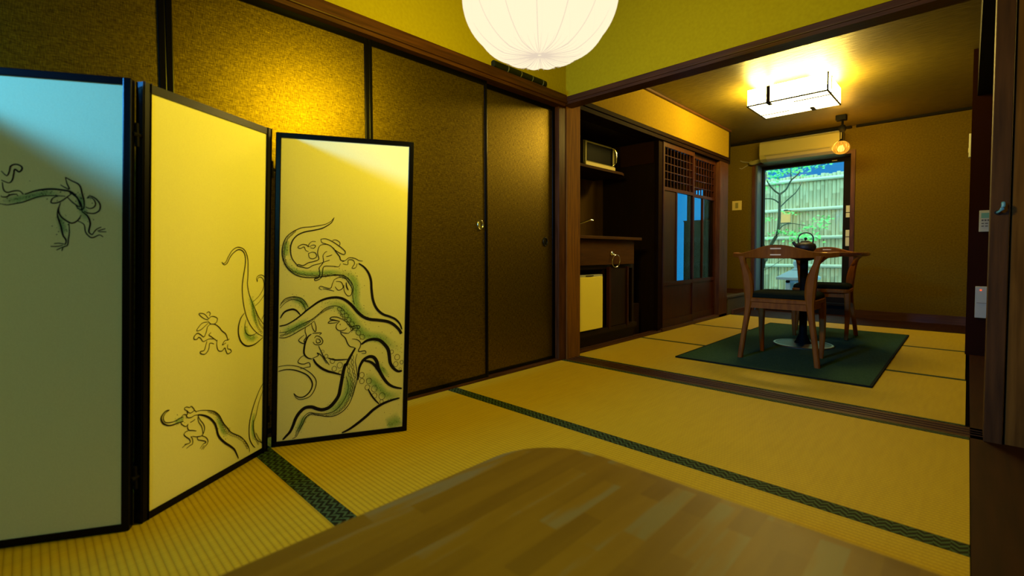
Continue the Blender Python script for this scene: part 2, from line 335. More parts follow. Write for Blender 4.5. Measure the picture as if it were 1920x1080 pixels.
# room 2
struct('ceiling', bx(-3.4, 1.1, 2.63, 6.75, 2.125, 2.25), 'ceiling')
struct('wall_west', bx(-2.14, -2.0, 2.70, 5.64, 1.81, 2.125), 'plaster_gold')
struct('trim_9', MB().box(-2.14, -1.985, 2.66, 5.65, 1.778, 1.812, bev=.003).box(-2.14, -1.995, 2.66, 5.65, 1.745, 1.775), 'wood_dark')
struct('trim_10', MB().box(-2.0, -1.975, 2.63, 5.65, 2.108, 2.125), 'wood_y')
struct('trim_11', MB().box(-2.14, -1.99, 5.642, 5.662, 1.745, 2.125), 'black_soft')
struct('trim_12', MB().box(-2.10, -1.995, 5.38, 5.62, -.05, 1.745, bev=.004), 'wood')           # post at the end of the lattice doors
struct('trim_13', MB().box(-2.08, -2.0, 2.70, 4.03, -.05, .012).box(-2.04, -2.034, 2.7, 4.03, .012, .018).box(-2.015, -2.009, 2.7, 4.03, .012, .018).box(-2.10, -1.995, 4.03, 5.64, -.05, .03), 'wood_y')
# kitchen alcove
struct('wall_kitchen', MB().box(-2.72, -2.62, 2.6, 4.1, -.05, 2.0), 'backsplash')
struct('wall_kitchen', MB().box(-2.62, -2.03, 4.0, 4.06, -.05, 1.75), 'kitchen_dark')
struct('wall_kitchen', bx(-2.62, -2.1, 2.60, 2.70, -.05, 1.75), 'kitchen_dark')
struct('trim_20', bx(-2.0605, -2.02, 3.985, 4.06, -.05, 1.75), 'wood_dark')
struct('wall_kitchen', bx(-2.42, -2.07, 3.985, 4.0, 1.545, 1.74), 'shelf')
struct('ceiling', bx(-2.72, -2.03, 2.6, 4.06, 1.75, 1.81), 'kitchen_dark')
# washroom behind the lattice doors, passage beyond
struct('wall_washroom', MB().box(-3.4, -3.3, 4.06, 6.7, -.05, 2.125).box(-3.3, -2.72, 4.0, 4.06, -.05, 2.125), 'kitchen_dark')
struct('wall_washroom', MB().box(-3.3, -2.10, 5.60, 5.66, -.05, 2.125), 'wallpaper')
struct('floor', bx(-3.3, -2.0, 5.66, 6.4, -.05, .20), 'board_grey')
struct('trim_14', bx(-2.06, -1.99, 5.63, 6.4, .195, .222, bev=.004), 'board_grey')
struct('trim_15', MB().box(-1.99, -1.965, 5.76, 6.4, -.05, .055), 'wood_y')
# north wall with the garden door opening  x -1.95..-.93
nb = MB().box(-3.4, -1.97, 6.40, 6.68, -.05, 2.125).box(-.92, 1.1, 6.40, 6.68, -.05, 2.125).box(-1.97, -.92, 6.40, 6.68, 1.85, 2.125)
struct('wall_north', nb, 'wallpaper')
struct('trim_16', MB().box(-1.975, -1.945, 6.38, 6.68, 0, 1.86).box(-.955, -.915, 6.38, 6.68, 0, 1.86).box(-1.945, -.955, 6.38, 6.68, 1.822, 1.86), 'wood')
struct('baseboard_north', MB().box(-.915, 0., 6.385, 6.4, 0, .088).box(-3.3, -1.975, 6.385, 6.4, .20, .262), 'wood_x')
struct('wall_east', bx(-.003, .08, 4.66, 6.4, -.05, 2.125), 'wallpaper')
struct('trim_17', bx(-.003, .95, 4.6, 4.66, -.05, 2.125), 'partition')                         # dark partition beside the corridor
struct('trim_18', bx(.022, .11, 2.66, 4.6, 1.80, 2.125), 'black_soft')                          # lintel above the corridor opening
struct('trim_19', MB().box(-.915, 0, 6.37, 6.4, 2.10, 2.125).box(-3.3, -.955, 6.37, 6.4, 2.10, 2.125), 'black_soft')

# ---------------------------------------------------------------- tatami
def mat_piece(x0, x1, y0, y1, hw, label, group):
    t = thing('tatami_mat', label, 'tatami mat', ((x0+x1)/2, (y0+y1)/2, -.05), 0, group)
    obj('rush_surface', bx(x0, x1, y0+hw, y1-hw, -.05, 0), 'tatami', t)
    for a, b in ((y0, y0+hw), (y1-hw, y1)): obj('cloth_border', bx(x0, x1, a, b, -.05, .0012), 'heri', t)
g1 = 'tatami mats of the near room'; g2 = 'tatami mats of the far room'
mat_piece(-1.965, .018, 1.5615, 2.528, .031, 'yellow tatami mat just before the sliding track, near room', g1)
mat_piece(-1.965, .018, .579, 1.5605, .031, 'yellow tatami mat in front of the rightmost screen panel, wide green border behind', g1)
mat_piece(-1.965, .018, -.405, .578, .031, 'yellow tatami mat at the bottom left corner under the screen', g1)
struct('floor', bx(-1.965, .02, -2.1, -.406, -.05, -.0005), 'board')
mat_piece(-1.998, .006, 2.682, 3.655, .018, 'tatami mat just beyond the sliding track, in front of the dining rug', g2)
mat_piece(-1.998, .002, 3.657, 4.703, .018, 'middle tatami mat in the far room, mostly under the green rug', g2)
mat_piece(-1.998, -.002, 4.705, 5.755, .018, 'farthest tatami mat, before the garden door boards', g2)

# ---------------------------------------------------------------- fusuma doors
def fus(n, y0, y1, x, stile_l, stile_r, pull=None):
    r = sroot('door_%d' % n, (x, (y0+y1)/2, .01))
    obj('door_panel', bx(x-.012, x+.006, y0+.01, y1-.01, .02, 1.69), 'fusuma', r)
    f = MB().box(x-.014, x+.012, y0, y0+stile_l, .012, 1.70, bev=.003).box(x-.014, x+.012, y1-stile_r, y1, .012, 1.70, bev=.003)
    f.box(x-.014, x+.011, y0+stile_l, y1-stile_r, .012, .034).box(x-.014, x+.011, y0+stile_l, y1-stile_r, 1.668, 1.70)
    obj('door_frame', f, 'black', r)
    if pull:
        py, pz, mt = pull
        q = MB(); pts = [(x+.008, py+.02*math.cos(a), pz+.026*math.sin(a)) for a in [2*PI*k/24 for k in range(25)]]
        q.tube(pts, .004, 8, caps=False, up=Vector((1, 0, 0))); q.sweep([[(x+.0065, py+.018*math.cos(a), pz+.024*math.sin(a)) for a in [2*PI*k/24 for k in range(24)]], [(x+.0075, py+.015*math.cos(a), pz+.02*math.sin(a)) for a in [2*PI*k/24 for k in range(24)]]])
        obj('door_pull', q, mt, r, smooth=True)
fus(1, -.44, .345, -1.978, .02, .022)
fus(2, .345, 1.098, -1.978, .02, .02)
fus(3, 1.098, 1.828, -1.978, .018, .019, (1.775, .885, 'chrome'))
fus(4, 1.812, 2.47, -2.006, .018, .026, (2.372, .80, 'bronze'))
fus(5, -1.20, -.44, -2.006, .02, .02)

# ---------------------------------------------------------------- folding screen
ART = json.loads('''{"S":[[2,2.8,1,[[262,697],[271,688],[283,693],[295,712],[310,727],[330,737],[348,733],[359,719],[362,697],[358,669],[353,645],[349,613],[351,581],[358,544],[371,506],[391,473],[419,445],[449,427]]],[2,2.3,1,[[262,697],[269,692],[278,697],[288,714],[305,735],[327,745],[351,740],[365,725],[373,701],[374,672],[374,644],[372,620],[380,587],[395,555],[412,526],[430,496],[454,469],[469,459]]],[2,1.9,1,[[419,625],[414,636],[421,645],[439,648],[455,638],[465,618],[460,593],[449,572],[429,553],[409,541]]],[2,1.9,1,[[419,625],[420,636],[430,641],[442,637],[450,623],[450,606],[440,588],[423,571],[397,556]]],[2,3.9,1,[[360,522],[344,506],[335,479],[336,451],[348,425],[370,408],[395,404],[420,409],[449,423]]],[2,2.1,1,[[368,498],[363,479],[366,458],[380,443],[402,440],[419,445]]],[2,1.9,1,[[442,488],[450,500],[459,509],[468,519]]],[2,1.8,1,[[214,522],[198,539],[179,543],[184,535],[199,524],[212,519]]],[2,1.8,1,[[210,513],[190,512],[173,497],[173,491],[186,493],[201,502],[212,509]]],[2,1.6,1,[[205,541],[214,544],[220,538],[216,531]]],[2,1.8,1,[[214,522],[223,528],[236,526],[247,519],[244,508],[234,503],[221,506],[212,515]]],[2,2.4,1,[[221,505],[239,501],[255,489],[265,477],[280,465],[287,452],[290,442],[296,446]]],[2,2.1,1,[[221,505],[210,498],[206,484],[197,469],[186,477],[174,484],[163,477],[162,468],[172,466],[178,471],[186,466],[195,455],[215,459],[233,456]]],[2,1.9,1,[[223,478],[215,472],[224,465],[237,455],[247,447]]],[2,2.3,1,[[247,451],[246,433],[252,416],[266,411],[278,419],[283,408],[290,397],[305,401],[300,410],[290,414],[290,428]]],[2,1.8,1,[[290,442],[277,442],[268,430],[282,435]]],[2,2.1,1,[[235,440],[219,445],[215,427],[202,415],[187,419],[185,426],[198,427],[204,441],[208,453]]],[2,3.1,1,[[83,280],[73,281],[64,276],[58,267],[59,257],[66,246],[81,236],[98,233],[114,233],[128,232]]],[2,1.9,1,[[83,280],[72,276],[65,268],[65,257],[72,248],[87,243],[103,242],[114,245],[128,245]]],[2,1.8,1,[[131,270],[139,271],[148,266],[154,268],[160,262],[165,253],[158,249],[149,249],[139,260],[133,264],[131,270]]],[2,1.8,1,[[139,260],[142,248],[136,248]]],[2,1.8,1,[[165,253],[173,244]]],[2,1.9,1,[[121,247],[128,251],[137,248],[142,238],[154,234],[166,236],[178,234]]],[2,1.8,1,[[119,231],[126,221],[137,213],[144,218]]],[2,2.1,1,[[144,218],[142,209],[147,198],[159,193],[173,186]]],[2,2.1,1,[[178,232],[186,216],[198,199],[203,184],[199,170],[191,164],[174,168],[159,175]]],[2,1.8,1,[[178,227],[181,211],[191,195],[195,183],[197,169]]],[2,2.1,1,[[144,197],[135,197],[131,190],[140,179],[149,170],[152,161],[147,158],[133,161]]],[2,1.8,1,[[154,177],[160,166],[160,152],[150,150],[139,146]]],[2,1.6,1,[[147,158],[135,158],[125,154]]],[2,2.1,1,[[177,167],[179,157],[191,150],[205,142],[208,136],[199,136],[187,126]]],[2,1.9,1,[[191,165],[207,154],[216,140],[213,130],[204,125],[198,119]]],[2,1.6,1,[[202,130],[192,121]]],[2,1.8,1,[[151,220],[161,221],[168,224]]],[2,5.6,1,[[178,234],[195,227],[213,216],[229,201],[242,183],[249,165],[254,145],[266,125],[286,103],[306,85],[323,67],[334,46],[342,28]]],[2,2.1,1,[[173,246],[188,244],[205,239],[224,232],[242,222],[258,206],[268,189],[276,173],[291,154],[305,134],[327,117],[348,102],[367,82],[383,59],[392,38],[391,29]]],[2,3.1,1,[[464,265],[437,237],[411,193],[395,151],[389,116],[392,77],[406,49],[419,34]]],[2,1.9,1,[[466,244],[450,223],[433,189],[421,149],[408,121],[413,87],[431,55],[461,33]]],[3,2.6,1,[[205,861],[193,846],[174,835],[149,829],[121,824],[94,821],[73,812],[55,800],[40,784],[31,762],[27,736],[29,710],[39,680],[57,657],[81,641],[109,634],[140,633],[171,636],[196,639],[222,642],[244,638],[261,626],[274,608],[280,587],[278,563],[281,542],[285,525]]],[3,3.4,1,[[205,861],[196,842],[180,829],[159,818],[131,811],[100,804],[76,791],[61,771],[55,746],[57,719],[64,700],[79,681]]],[3,7.2,1,[[297,685],[317,671],[335,647],[345,617],[348,580],[355,537],[370,504],[393,482],[420,471],[444,458],[461,438],[469,416]]],[3,2.4,1,[[159,778],[175,780],[194,773],[213,761],[233,746],[247,731],[244,720],[230,724],[210,737],[194,753],[175,761],[163,766],[159,778]]],[3,2.0,1,[[200,773],[210,776],[223,770],[228,761],[223,751]]],[3,2.4,1,[[182,759],[160,756],[151,743],[149,722],[153,702],[136,694],[117,689],[99,679],[82,683],[79,678],[93,674],[115,669],[133,679],[155,685],[173,692],[192,699]]],[3,2.0,1,[[141,769],[128,769],[118,759],[116,749],[110,756],[95,758],[80,748],[89,743],[101,749],[107,736],[117,731]]],[3,2.0,1,[[117,726],[120,709],[133,704],[145,712],[141,726],[129,729],[117,724]]],[3,2.8,1,[[204,746],[214,729],[227,712],[232,698],[247,695]]],[3,2.4,1,[[182,731],[176,729],[168,716],[170,695],[164,682],[155,668],[158,648],[152,631],[140,628],[143,621],[159,628],[166,641],[168,662],[174,675],[202,675],[224,673],[231,685]]],[3,2.0,1,[[237,691],[250,698],[262,707],[282,705],[299,696],[312,694]]],[3,2.0,1,[[240,684],[257,681],[259,698],[276,698],[282,684],[273,667],[286,668],[292,684]]],[3,2.0,1,[[119,749],[132,756],[141,753],[135,744],[123,746]]],[3,2.0,1,[[179,712],[192,715],[200,719]]],[3,2.2,1,[[209,623],[228,632],[248,629],[261,612],[275,587],[272,563],[259,560],[247,578],[245,602]]],[3,2.0,1,[[209,623],[203,607],[197,591],[178,594],[162,599],[156,592],[166,585]]],[3,2.0,1,[[210,579],[185,587],[169,589]]],[3,2.2,1,[[213,596],[226,582],[242,592],[235,613],[216,616]]],[3,3.6,1,[[253,612],[255,595],[262,581]]],[3,9.2,2,[[22,454],[44,458],[68,471],[92,489],[114,509],[133,524],[157,541],[182,551],[211,555],[236,551],[257,539],[277,520],[298,494],[319,475],[343,464],[376,459],[410,452],[435,439],[457,417],[467,399]]],[3,2.6,1,[[23,530],[37,553],[64,562],[91,557],[108,542],[119,520]]],[3,2.0,1,[[23,521],[40,541],[64,552],[89,545],[103,530],[111,509]]],[3,5.2,1,[[24,483],[38,506],[62,515],[78,510],[92,493]]],[3,2.2,1,[[22,411],[42,410],[66,419],[93,435],[118,449],[142,468]]],[3,2.0,1,[[22,430],[47,432],[74,445],[104,460],[134,475],[158,495],[178,513],[203,522],[228,519],[249,503]]],[3,10.0,1,[[314,366],[333,379],[357,384],[381,379],[400,363],[416,340],[422,314],[426,285],[439,262],[458,247],[474,248]]],[3,10.0,1,[[292,354],[281,334],[270,313],[259,289],[256,291],[250,267],[245,236],[240,203],[234,172],[218,146],[199,128],[176,122],[156,128],[137,137],[114,136],[95,120],[82,98],[74,74],[64,51],[50,35],[39,23]]],[3,2.4,1,[[299,330],[293,302],[297,278],[302,234],[294,197],[285,164],[271,131],[248,106],[219,93],[191,94],[157,104],[137,111],[120,102],[110,79],[99,56],[86,30],[72,23]]],[3,2.0,1,[[260,244],[269,206],[264,175],[247,140],[219,112],[185,105],[151,111],[129,116],[109,100],[99,74],[83,43]]],[3,10.0,1,[[306,256],[310,279],[323,303],[344,315],[362,311],[374,293],[379,273],[381,265],[397,232],[419,201],[444,184],[475,175]]],[3,8.0,1,[[326,300],[347,295],[365,281],[381,257],[387,244]]],[3,5.2,1,[[319,295],[309,277],[306,253],[304,225]]],[3,5.0,1,[[343,186],[357,159],[371,139],[387,121]]],[3,8.4,1,[[467,137],[433,131],[399,120],[366,101],[337,76],[305,52],[275,33],[248,22]]],[3,2.4,1,[[20,302],[49,305],[79,300],[106,288],[132,268],[149,245],[152,224],[144,197],[128,177],[100,170],[84,177],[74,196]]],[3,3.8,1,[[20,284],[44,289],[71,286],[98,275],[121,260],[136,237],[138,216],[127,193],[108,179],[89,181],[74,196]]],[3,6.8,1,[[140,323],[150,304],[170,284],[193,270],[210,264],[242,252]]],[3,4.0,1,[[192,322],[215,313],[238,311],[264,311]]],[3,4.8,1,[[132,418],[121,409],[113,392],[108,368],[108,344],[120,328],[136,322]]],[3,2.4,1,[[135,420],[151,421],[167,420],[161,413]]],[3,2.4,1,[[143,402],[151,410],[165,403],[173,388],[166,376],[146,377],[138,387]]],[3,2.4,1,[[149,398],[160,396],[164,385],[152,383],[149,395]]],[3,2.6,1,[[111,446],[110,428],[115,410],[107,395],[109,383],[97,387],[88,396],[94,405],[107,416]]],[3,2.4,1,[[108,338],[95,330],[87,313],[106,305],[125,309],[130,294],[120,292],[95,288]]],[3,2.2,1,[[142,465],[148,444],[146,426],[137,438],[131,460]]],[3,2.8,1,[[158,371],[169,345],[181,320],[198,294]]],[3,2.4,1,[[136,324],[158,334],[153,344],[169,333],[187,301]]],[3,2.8,1,[[241,469],[223,478],[204,479],[197,472],[212,468],[232,462]]],[3,2.4,1,[[232,461],[212,466],[197,464],[191,457],[207,456],[224,458]]],[3,2.4,1,[[232,461],[221,449],[221,434],[233,425],[250,427],[259,435]]],[3,2.2,1,[[241,469],[255,459],[267,443],[279,437],[296,442],[307,438],[303,429],[288,433],[276,423],[265,413]]],[3,2.8,1,[[236,424],[239,411],[254,395],[263,373],[272,361],[284,357],[294,352]]],[3,2.6,1,[[279,390],[298,386],[311,373],[310,357],[304,345],[307,338],[328,340],[331,330],[316,330]]],[3,2.2,1,[[237,420],[250,415],[265,413]]],[3,3.6,1,[[233,449],[236,449]]],[1,3.4,1,[[272,868],[289,876],[307,881],[328,883],[348,881],[365,877],[378,861],[384,840]]],[1,2.1,1,[[227,844],[238,842],[252,845],[270,850],[293,861],[311,866],[332,867],[353,866]]],[1,2.6,1,[[227,923],[237,912],[242,921],[245,935],[255,940],[265,936],[267,929],[261,922],[253,928],[251,917],[248,902],[241,895],[227,901]]],[1,2.2,1,[[229,896],[231,879],[238,872],[252,876],[262,876],[270,868]]],[1,2.3,1,[[227,861],[236,861],[246,867],[258,868]]],[1,2.6,1,[[353,913],[365,905],[378,898],[384,889],[387,874],[391,856],[391,840],[386,831]]],[1,2.1,1,[[353,913],[356,898],[361,884],[350,889],[343,894]]],[1,2.3,1,[[367,874],[357,865],[346,855],[334,849],[324,850],[328,861],[340,867]]],[1,2.1,1,[[357,864],[369,850],[382,840]]],[1,2.6,1,[[343,850],[339,832],[344,816],[357,804],[367,800],[378,807],[385,820]]],[1,2.9,1,[[339,839],[337,819],[344,791],[348,770],[354,758],[353,747]]],[1,2.1,1,[[360,799],[361,778],[359,760],[357,745],[348,740],[346,731]]],[1,1.7,1,[[353,747],[340,750],[330,749]]],[1,1.7,1,[[348,745],[336,742],[323,742]]],[1,1.7,1,[[346,740],[335,733]]],[1,2.9,1,[[386,830],[399,817],[404,799],[401,779],[408,771]]],[1,2.1,1,[[379,805],[391,797],[394,779],[401,768],[409,764],[423,771],[431,766]]],[1,1.7,1,[[408,771],[416,784],[427,791]]],[1,1.7,1,[[419,781],[436,787]]],[1,1.7,1,[[421,779],[438,779]]],[1,2.5,1,[[397,862],[403,868],[414,863],[424,849],[423,833],[412,825],[399,826],[391,830]]],[1,2.1,1,[[398,863],[408,863],[415,851],[412,841],[403,837],[394,841]]],[1,2.1,1,[[357,880],[378,861],[386,845],[385,833],[378,838],[374,845]]]],"R":[[2,395,544,3.9,2.9,-1.17],[2,398,537,4.0,3.0,-1.17],[2,401,529,4.1,3.1,-1.17],[2,404,521,4.2,3.2,-1.37],[2,406,513,4.4,3.3,-1.38],[2,408,504,4.5,3.4,-1.38],[2,410,495,4.6,3.5,-1.22],[2,413,486,4.8,3.6,-1.22],[2,416,477,4.9,3.7,-1.22],[2,421,468,5.1,3.8,-0.91],[2,427,460,5.2,3.9,-0.91],[2,434,451,5.4,4.0,-0.91],[2,441,443,5.5,4.1,-0.68],[2,450,436,5.7,4.3,-0.68],[2,412,522,3.5,2.6,-1.16],[2,415,515,3.6,2.7,-1.16],[2,418,509,3.7,2.8,-1.16],[2,421,502,3.8,2.9,-1.16],[2,424,494,4.0,3.0,-1.14],[2,427,487,4.1,3.1,-1.14],[2,431,479,4.2,3.2,-1.14],[2,435,472,4.4,3.3,-0.89],[2,441,465,4.5,3.4,-0.89],[2,447,458,4.7,3.5,-0.89],[2,454,451,4.8,3.6,-0.6],[2,462,446,5.0,3.7,-0.6],[2,218,231,4.1,3.1,-0.59],[2,225,226,4.2,3.1,-0.59],[2,232,222,4.2,3.2,-0.59],[2,239,217,4.3,3.2,-0.59],[2,246,212,4.4,3.3,-0.87],[2,252,205,4.5,3.3,-0.87],[2,258,198,4.5,3.4,-0.87],[2,263,190,4.6,3.5,-1.2],[2,266,181,4.7,3.5,-1.2],[2,270,172,4.8,3.6,-1.2],[2,274,163,4.9,3.7,-1.03],[2,279,155,5.0,3.7,-1.03],[2,284,146,5.1,3.8,-1.03],[2,291,138,5.1,3.9,-0.73],[2,298,131,5.2,3.9,-0.73],[2,307,124,5.3,4.0,-0.6],[2,316,118,5.4,4.1,-0.53],[2,326,112,5.5,4.1,-0.53],[2,335,106,5.6,4.2,-0.73],[2,344,98,5.7,4.3,-0.73],[2,352,91,5.8,4.4,-0.73],[2,361,83,5.9,4.5,-0.73],[2,368,73,6.0,4.5,-1.01],[2,375,62,6.2,4.6,-1.01],[2,381,51,6.3,4.7,-1.23],[2,240,221,3.2,2.4,-0.79],[2,245,216,3.3,2.4,-0.79],[2,249,212,3.4,2.5,-0.79],[2,254,207,3.4,2.6,-0.79],[2,258,201,3.5,2.7,-1.06],[2,262,195,3.6,2.7,-1.06],[2,265,188,3.7,2.8,-1.06],[2,269,182,3.8,2.9,-1.02],[2,274,175,4.0,3.0,-0.99],[2,278,168,4.1,3.0,-0.99],[2,283,161,4.2,3.1,-0.9],[2,288,155,4.3,3.2,-0.86],[2,294,148,4.4,3.3,-0.86],[2,300,141,4.5,3.4,-0.86],[2,408,134,2.9,2.2,-1.48],[2,409,128,3.0,2.3,-1.48],[2,409,122,3.1,2.3,-1.48],[2,410,115,3.2,2.4,-1.48],[2,410,109,3.4,2.5,-1.48],[2,411,102,3.5,2.6,-1.44],[2,413,95,3.6,2.7,-1.32],[2,414,88,3.7,2.8,-1.32],[2,416,80,3.9,2.9,-1.32],[2,418,73,4.0,3.0,-1.32],[2,421,65,4.2,3.1,-1.08],[2,425,58,4.3,3.2,-1.02],[2,430,50,4.5,3.3,-1.02],[2,434,42,4.6,3.5,-1.02],[2,422,84,2.9,2.2,-1.04],[2,425,79,3.0,2.2,-1.04],[2,428,74,3.0,2.3,-1.04],[2,431,68,3.1,2.3,-1.04],[2,434,63,3.2,2.4,-1.04],[2,438,57,3.3,2.4,-0.92],[2,442,52,3.3,2.5,-0.92],[2,446,47,3.4,2.5,-0.92],[2,450,41,3.5,2.6,-0.92],[3,67,804,6.7,3.0,-2.33],[3,58,794,6.7,3.0,-2.33],[3,48,784,6.8,3.1,-2.33],[3,42,772,6.9,3.1,-1.94],[3,37,759,6.9,3.1,-1.94],[3,35,745,7.0,3.2,-1.68],[3,33,730,7.1,3.2,-1.65],[3,34,716,7.2,3.2,-1.49],[3,36,701,7.2,3.3,-1.21],[3,41,687,7.3,3.3,-1.2],[3,48,674,7.4,3.3,-0.81],[3,58,663,7.5,3.4,-0.81],[3,70,655,7.5,3.4,-0.43],[3,85,648,7.6,3.4,-0.43],[3,100,645,7.7,3.5,-0.18],[3,115,642,7.8,3.5,-0.12],[3,131,641,7.9,3.5,-0.07],[3,147,640,8.0,3.6,0.06],[3,164,641,8.0,3.6,0.06],[3,180,642,8.1,3.7,0.0],[3,197,642,8.2,3.7,0.0],[3,213,641,8.3,3.7,-0.12],[3,230,639,8.4,3.8,-0.12],[3,245,631,8.5,3.8,-0.61],[3,259,621,8.5,3.8,-0.99],[3,268,606,8.6,3.9,-1.02],[3,30,542,5.3,2.1,0.55],[3,39,548,5.3,2.1,0.55],[3,49,553,5.3,2.1,0.32],[3,59,556,5.3,2.1,0.22],[3,70,558,5.3,2.1,-0.06],[3,80,555,5.3,2.1,-0.32],[3,91,551,5.3,2.1,-0.54],[3,98,543,5.3,2.1,-0.81],[3,106,535,5.3,2.1,-0.81],[3,31,419,7.1,3.6,0.27],[3,45,423,7.0,3.5,0.27],[3,58,428,6.9,3.5,0.52],[3,71,435,6.9,3.4,0.52],[3,83,442,6.8,3.4,0.46],[3,95,448,6.7,3.3,0.46],[3,108,454,6.6,3.3,0.48],[3,119,462,6.5,3.3,0.6],[3,130,469,6.5,3.2,0.6],[3,141,477,6.4,3.2,0.69],[3,151,486,6.3,3.2,0.69],[3,161,494,6.2,3.1,0.69],[3,171,501,6.2,3.1,0.54],[3,182,508,6.1,3.0,0.54],[3,193,513,6.0,3.0,0.26],[3,205,516,5.9,3.0,0.26],[3,230,509,8.9,7.6,-0.76],[3,243,496,9.2,7.8,-0.76],[3,256,483,9.6,8.1,-1.01],[3,266,466,10.0,8.5,-1.01],[3,278,449,10.3,8.8,-0.96],[3,290,432,10.7,9.1,-0.96],[3,302,413,11.1,9.5,-0.99],[3,317,396,11.6,9.8,-0.76],[3,232,494,5.9,3.6,-0.93],[3,239,484,6.2,3.7,-0.93],[3,247,474,6.4,3.8,-0.93],[3,255,464,6.7,4.0,-0.89],[3,263,453,6.9,4.2,-0.89],[3,271,441,7.2,4.3,-1.11],[3,277,428,7.5,4.5,-1.11],[3,431,328,7.8,8.9,0.0],[3,453,305,10.9,12.4,0.0],[3,448,277,9.9,11.3,0.0],[3,471,283,7.3,8.3,0.0],[3,466,256,5.2,5.9,0.0],[3,269,284,9.5,5.9,-1.57],[3,269,265,9.2,5.7,-1.57],[3,274,247,8.9,5.5,-1.16],[3,280,230,8.6,5.3,-1.45],[3,282,212,8.3,5.1,-1.5],[3,280,195,8.0,5.0,-1.73],[3,276,179,7.8,4.8,-1.81],[3,273,164,7.5,4.7,-1.81],[3,268,149,7.3,4.5,-2.05],[3,261,136,7.0,4.4,-2.05],[3,254,124,6.8,4.2,-2.41],[3,243,115,6.6,4.1,-2.41],[3,233,107,6.4,3.9,-2.77],[3,221,102,6.1,3.8,-2.77],[3,209,99,5.9,3.7,3.14],[3,196,99,5.7,3.6,3.14],[3,185,99,5.6,3.4,3.03],[3,173,101,5.4,3.3,2.96],[3,162,103,5.2,3.2,2.96],[3,152,105,5.0,3.1,2.97],[3,142,107,4.9,3.0,2.97],[3,132,107,4.7,2.9,-2.62],[3,124,102,4.6,2.8,-2.62],[3,116,97,4.4,2.7,-2.46],[3,112,90,4.3,2.6,-2.02],[3,108,82,4.1,2.6,-2.02],[3,104,74,4.0,2.5,-2.02],[3,100,67,3.9,2.4,-2.03],[3,97,60,3.7,2.3,-2.03],[3,93,53,3.6,2.2,-2.07],[3,90,47,3.5,2.2,-2.07],[3,86,40,3.4,2.1,-2.07],[3,83,34,3.3,2.0,-2.07],[3,281,317,9.5,5.7,-1.5],[3,282,298,9.1,5.5,-1.5],[3,284,279,8.8,5.3,-1.44],[3,287,261,8.5,5.1,-1.44],[3,292,245,8.1,4.9,-1.21],[3,294,229,7.8,4.7,-1.72],[3,291,213,7.5,4.5,-1.72],[3,289,198,7.3,4.4,-1.72],[3,286,183,7.0,4.2,-1.85],[3,282,169,6.7,4.0,-1.85],[3,318,244,10.4,11.8,0.0],[3,319,220,9.9,11.3,0.0],[3,346,218,10.9,12.4,0.0],[3,340,193,9.9,11.3,0.0],[3,367,185,12.0,13.6,0.0],[3,368,157,10.4,11.8,0.0],[3,397,152,13.0,14.8,0.0],[3,396,130,7.8,8.9,0.0],[3,186,329,7.3,8.3,0.0],[3,209,309,9.4,10.7,0.0],[3,236,290,10.9,12.4,0.0],[3,216,278,9.4,10.7,0.0],[3,173,348,5.7,6.5,0.0],[3,239,260,8.3,9.5,0.0]],"W":[[3,14.0,[[239,651],[265,637],[285,609],[289,572],[290,530],[312,492],[357,474]]],[3,10.0,[[41,703],[54,673],[78,655],[112,649],[143,648],[183,651],[228,649],[261,633]]],[3,10.0,[[43,772],[39,743],[41,713]]],[3,12.0,[[62,552],[89,547],[105,530],[115,512]]],[3,18.0,[[166,515],[191,525],[217,525],[240,512],[261,487],[279,461],[297,436],[318,413],[342,397],[369,392],[396,381],[418,362],[440,348],[468,330]]],[3,14.0,[[31,430],[63,440],[96,456],[123,466]]],[3,16.0,[[263,269],[269,231],[269,197],[261,166],[241,137],[213,116],[185,110]]],[3,16.0,[[333,247],[361,216],[389,182],[420,153],[473,144]]],[3,10.0,[[383,289],[390,263],[399,257],[418,227]]],[3,28.0,[[417,28],[444,36],[475,52]]],[3,10.0,[[88,48],[102,77],[115,106]]],[2,10.5,[[366,478],[372,445],[397,428],[425,432]]],[2,8.8,[[383,578],[398,544],[404,510],[425,465]]],[2,7.0,[[245,204],[262,176],[274,149],[294,125]]],[2,7.0,[[98,239],[116,239],[132,239]]],[2,7.0,[[412,164],[404,116],[414,62]]],[1,7.8,[[228,854],[246,854],[270,860],[297,868],[317,873],[348,870]]],[1,7.8,[[340,819],[346,796],[350,773]]],[1,7.8,[[382,874],[384,856],[388,833],[399,804]]]]}''')
LEAN = (.037*.717, .037*.697)
PAN = {0: ((-1.553, -.690), (-1.803, -.262)), 1: ((-1.803, -.262), (-1.558, .163)), 2: ((-1.577, .192), (-1.833, .590)), 3: ((-1.852, .611), (-1.629, 1.057))}
scr = thing('folding_screen', 'black framed folding paper screen painted with octopus tentacles, frogs and rabbits', 'folding screen', (-1.70, .25, 0))
PW, PH, FR = .497, 1.168, .0185
def P(k, u, y, v):
    a, b = PAN[k]; a = Vector(a); d = (Vector(b)-a).normalized(); n = Vector((-d.y, d.x))     # n points to the back
    q = a+d*u+n*(y+.011); return Vector((q.x+v*LEAN[0], q.y+v*LEAN[1], v+.0013))
def pbox(mb, k, u0, u1, y0, y1, v0, v1, bev=0):
    r = bmesh.ops.create_cube(mb.bm, size=1); vs = r['verts']
    for v in vs: v.co = P(k, (u0+u1)/2+v.co.x*(u1-u0), (y0+y1)/2+v.co.y*(y1-y0), (v0+v1)/2+v.co.z*(v1-v0))
    if bev: bmesh.ops.bevel(mb.bm, geom=list({e for v in vs for e in v.link_edges}), offset=bev, segments=2, profile=.6, affect='EDGES')
def cat2(p, n=5): return [(q.x, q.y) for q in smooth_line([(a, b, 0) for a, b in p], n)]
rnd = random.Random(4)
